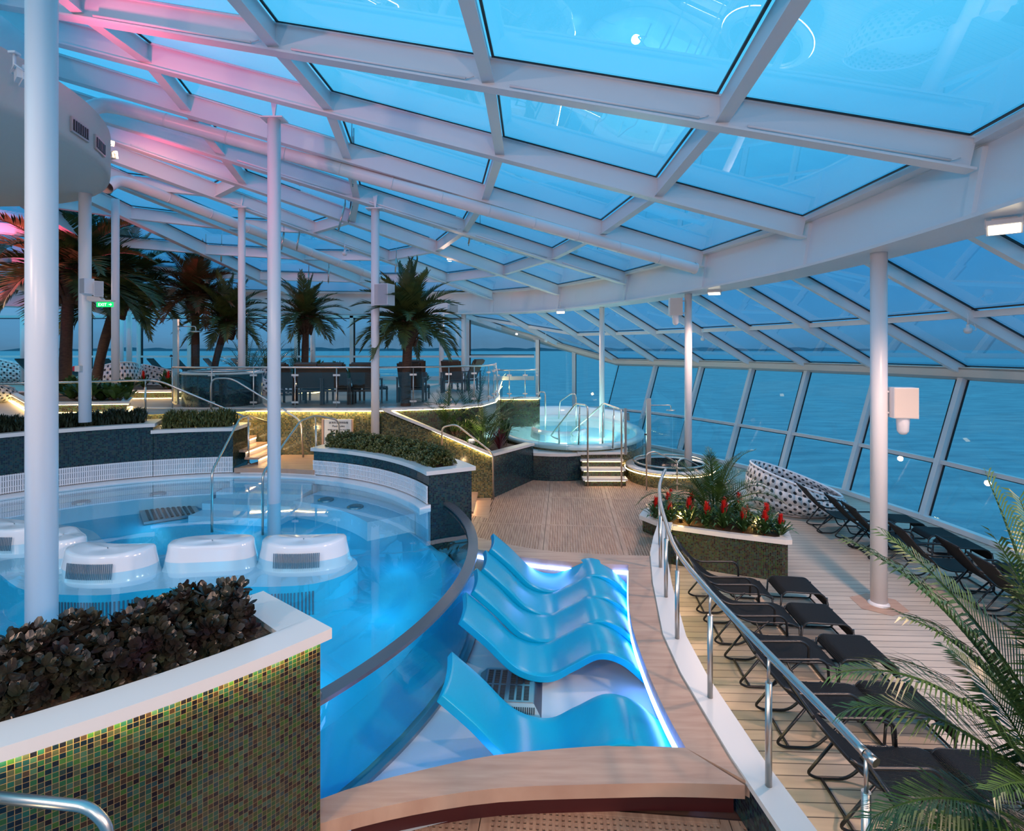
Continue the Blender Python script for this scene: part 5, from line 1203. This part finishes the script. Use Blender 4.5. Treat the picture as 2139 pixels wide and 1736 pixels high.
def bromeliad(loc, s, label, seed, group='red bromeliads in the island planter'):
    rnd.seed(seed); t_ = thing('bromeliad', label, 'bromeliad', loc, 0, group); b = MB(); rosette(b, (0,0,.02), 34, .50*s, .05, .62, droop=.9); b.build('leaves', M['leaf2'], t_)
    b = MB(); b.tube([(0,0,0),(0,0,.22*s)], .012, 6)
    for k in range(5): rosette(b, (0,0,.20*s+.045*s*k), 9, .17*s*(1-.1*k), .03, .9, droop=0)
    b.build('flower', M['red'], t_)
xy = [(2.98,11.45),(3.2,11.25),(3.3,11.7),(3.55,11.1),(3.75,11.55),(3.85,10.95),(4.15,10.85),(4.3,11.2),(4.45,10.65),(4.65,10.95),(4.8,10.5),(4.95,10.75),(5.05,10.4),(5.1,11.1),(3.45,12.0),(4.75,11.6)]
od = ['at the narrow tip of the island planter','second from the planter tip, front row','behind the planter tip, second row','third from the tip, front row','left behind the areca foot','fourth from the tip, front row','front row just before the areca stems','touching the areca stems in front','fifth from the tip, front row','second row beside the uplight','sixth from the tip, front row','second row near the wide corner','at the front wide corner of the island planter','behind the wide corner','behind the tip at the back edge','behind the areca near the daybed side']
od[4] = 'close behind on the tip side of the areca foot'
for i, (x,y) in enumerate(xy): bromeliad((x,y,.27), rnd.uniform(.95,1.25), 'red bromeliad '+od[i], 60+i)
for i, (x,y) in enumerate([(-12.0,18.0),(-11.0,17.7),(-10.2,17.8)]): bromeliad((x,y,2.55), 1.2, 'small red bromeliad in the far low planter, %s from the palm' % ['first','second','third'][i], 80+i, 'far bromeliads')
for (x,y,z,lb) in [(3.45,11.3,.36,'small garden uplight glowing at the planter tip'),(4.85,10.95,.36,'small garden uplight glowing near the wide planter corner')]:
    t_ = thing('uplight', lb, 'uplight', (x,y,z)); b = MB(); b.lathe((0,0,0),[(.01,-.1),(.03,-.1),(.04,0),(.035,.01)],12); b.build('housing', M['blackmetal'], t_)
    b = MB(); b.lathe((0,0,.008),[(.01,0),(.034,0)],12); b.build('lens', M['flood_white'], t_)
    lamp('POINT', 'uplight_glow', (x,y,z+.12), 12, (1,.62,.2), .04)
t_ = thing('uplight', 'glowing uplight low in the stair planter under the bushes', 'uplight', (-1.05,14.45,1.4)); b = MB(); b.lathe((0,0,0),[(.01,-.06),(.09,-.05),(.1,.05),(.08,.06)],16); b.build('housing', M['paint'], t_); b = MB(); b.lathe((0,0,.062),[(.01,0),(.08,0)],12); b.build('lens', M['flood_white'], t_)
lamp('POINT', 'uplight_glow', (-1.05,14.4,1.6), 10, (1,.7,.35), .05)

# hedges
def hedge(name, label, fn, n, leafsz, m_, seed, k=7, wide=.6, hgt=.3, up=.5, blade=False, bump=.5):
    rnd.seed(seed); b = MB()
    for i in range(n):
        s = rnd.random(); a = rnd.uniform(0, math.pi); c, w_, h_ = fn(s); lump = 1+bump*.35*math.sin(s*37+seed)*math.sin(s*91)
        rr = rnd.random()**.35
        side, z = math.cos(a)*rr, math.sin(a)*rr
        p = c[0]+c[1]*side*w_; p = Vector((p.x,p.y,c[0].z+z*h_*lump))
        if blade:
            for q in range(k):
                d = Vector((rnd.uniform(-.5,.5), rnd.uniform(-.5,.5), 1)).normalized(); l = leafsz*rnd.uniform(.7,1.3); s2 = Vector((d.y,-d.x,0)).normalized()*l*.10
                n0 = b.add((p-s2, p+s2, p+d*l*.6+s2*.8, p+d*l*.6-s2*.8, p+d*l+Vector((d.x,d.y,0))*l*.3)); b.face((n0,n0+1,n0+2,n0+3)); b.face((n0+3,n0+2,n0+4))
        else:
            ax = (c[1]*side*.8+Vector((rnd.uniform(-.4,.4),rnd.uniform(-.4,.4),.25+z))).normalized(); u = ax.cross(Vector((0,0,1))); u = u.normalized() if u.length > .01 else Vector((1,0,0)); v = ax.cross(u)
            for q in range(k):
                t = 6.283*q/k+rnd.uniform(-.2,.2); lay = .9 if q%2 else .45
                d = (u*math.cos(t)*lay+v*math.sin(t)*lay+ax*(1.15-lay)).normalized(); l = leafsz*rnd.uniform(.75,1.2); s2 = ax.cross(d).normalized()*l*.27
                n0 = b.add((p, p+d*l*.35+s2*.75, p+d*l*.72+s2, p+d*l-ax*l*.02+s2*.4, p+d*l-s2*.4, p+d*l*.72-s2, p+d*l*.35-s2*.75, p+d*l*.55-ax*l*.08))
                b.face((n0,n0+1,n0+2,n0+7)); b.face((n0+7,n0+2,n0+3,n0+4)); b.face((n0+7,n0+4,n0+5,n0+6)); b.face((n0,n0+7,n0+6))
    o = b.build(name, M[m_]); tag(o, label, 'hedge', kind='stuff'); return o
def arcfn(r, a0, a1, z, w_, h_):
    def f(s):
        a = a0+(a1-a0)*s; return (pc(r,a,z), Vector((math.cos(R(a)), math.sin(R(a)), 0))), w_, h_
    return f
hedge('succulent_hedge', 'dark purple succulent hedge filling the near white topped planter', arcfn(5.38,-42.5,-108,1.78,.27,.33), 2600, .078, 'succ', 3, k=9)
hedge('bushy_hedge', 'pale green bushy hedge in the curved slatted planter', arcfn(5.46,32,71,1.56,.30,.34), 3000, .05, 'hedge_g', 4, k=7)
hedge('leafy_hedge', 'green leafy hedge on the lower dark mosaic planter by the stairs', arcfn(5.46,96.5,112,1.98,.30,.34), 1500, .10, 'hedge_g', 5, k=6, blade=True)
hedge('grassy_hedge', 'low dark grassy hedge along the far pool planter', arcfn(5.46,116,170,2.13,.28,.22), 2600, .15, 'hedge_d', 6, k=6, blade=True)

# close palm leaves reaching in from the lower corner
rnd.seed(91)
t_ = thing('areca_palm', 'large close areca palm leaning over the black loungers', 'potted palm', (3.35,3.0,-.45)); o = Vector((3.35,3.0,-.45))
b = MB(); st = MB()
FR = [((3.1,3.0,1.15),(1.98,3.05,2.02),.55),((3.1,3.0,1.3),(2.25,3.3,2.5),.35),((3.15,3.0,1.2),(2.95,3.3,2.75),.15),((3.1,3.0,.95),(2.0,2.9,1.35),.5),((3.2,3.0,1.2),(3.3,3.5,2.6),.2),((3.1,3.0,.8),(2.2,3.2,.95),.6),((3.1,2.9,1.0),(2.35,2.6,1.75),.5),((3.2,3,1.2),(2.65,3.6,2.4),.3),((3.1,3.0,.7),(2.3,2.8,.62),.5),((3.2,3.1,.9),(3.0,3.6,1.7),.4),((3.1,3.0,1.1),(2.1,3.2,1.72),.55),((3.1,3.0,1.2),(2.4,3.1,2.2),.45),((3.2,3.0,1.3),(2.75,3.0,2.55),.2),((3.1,3.0,.9),(2.25,2.9,1.2),.55),((3.15,3.1,.7),(2.6,3.2,.9),.4),((3.2,3.1,1.2),(3.2,3.2,2.4),.2),((3.1,2.9,.6),(2.5,2.7,.9),.5)]
for (p, q, dr) in FR:
    p, q = Vector(p)-o, Vector(q)-o; L = (q-p).length*1.12; d = (q-p).normalized()+Vector((0,0,dr*1.0+.1))
    st.tube([Vector((rnd.uniform(-.05,.05),rnd.uniform(-.05,.05),0)), p*.6+Vector((0,0,.1)), p], .014, 6); frond(b, p, d, L*1.05, dr*1.7+.3, .017, 72, .52, .5, .8, start=.04)
b.build('foliage', M['leaf2'], t_); st.build('stem', M['leaf2'], t_)
b = MB(); b.lathe((0,0,0),[(.01,0),(.26,0),(.33,.45),(.29,.45),(.27,.40),(.01,.40)],24); b.build('pot', M['quartz'], t_)

# ================================================================ BUILT-IN LIGHT SOURCES AND ADDED FILL SPOTS
BL = (.05,.42,1)
for a, r, e in [(16,4.3,12),(-6,4.3,12),(-28,4.3,12),(45,3.4,14),(75,3.0,12),(110,3.4,14),(150,3.3,14),(-75,4.2,14),(-55,3.2,14),(200,3.8,14),(0,2.8,12),(-110,3.2,12)]:
    p = pc(r,a,.60); lamp('POINT', 'underwater_pool_light', p, e*.8, (.05,.64,1), .40)
for (x,y,e) in [(1.2,18.4,30),(2.9,18.8,30),(2.0,21.5,34),(1.0,20.0,30),(3.3,21.0,30)]: lamp('POINT', 'underwater_tub_light', (x,y,.72), e*1.6, (.75,1,.9), .15)
lamp('POINT', 'plunge_tub_light', (5.5,17.0,.8), 14, WARM, .1)
for (x,y,z,e) in [(-6.2,16.8,4.6,40),(-1.5,17.5,4.6,25),(-12,15.8,4.8,50),(-5.3,13.5,1.7,14),(-1.3,13.3,.8,8),(-2.9,1.7,1.4,8)]: lamp('SPOT', 'warm_fill_spot', (x,y,z), e*(2 if z > 4 else 1), WARM, .05, (x,y+1.2,0) if z > 4 else (x+.3,y+.6,z+.1), 95 if z > 4 else 170, .8)  # added warm fill over upper deck, stairs and near rail, no fixtures
lamp('SPOT', 'step_light', (2.3,9.5,.3), 6, WARM, .05, (3.2,8.5,-.45), 140, .8)
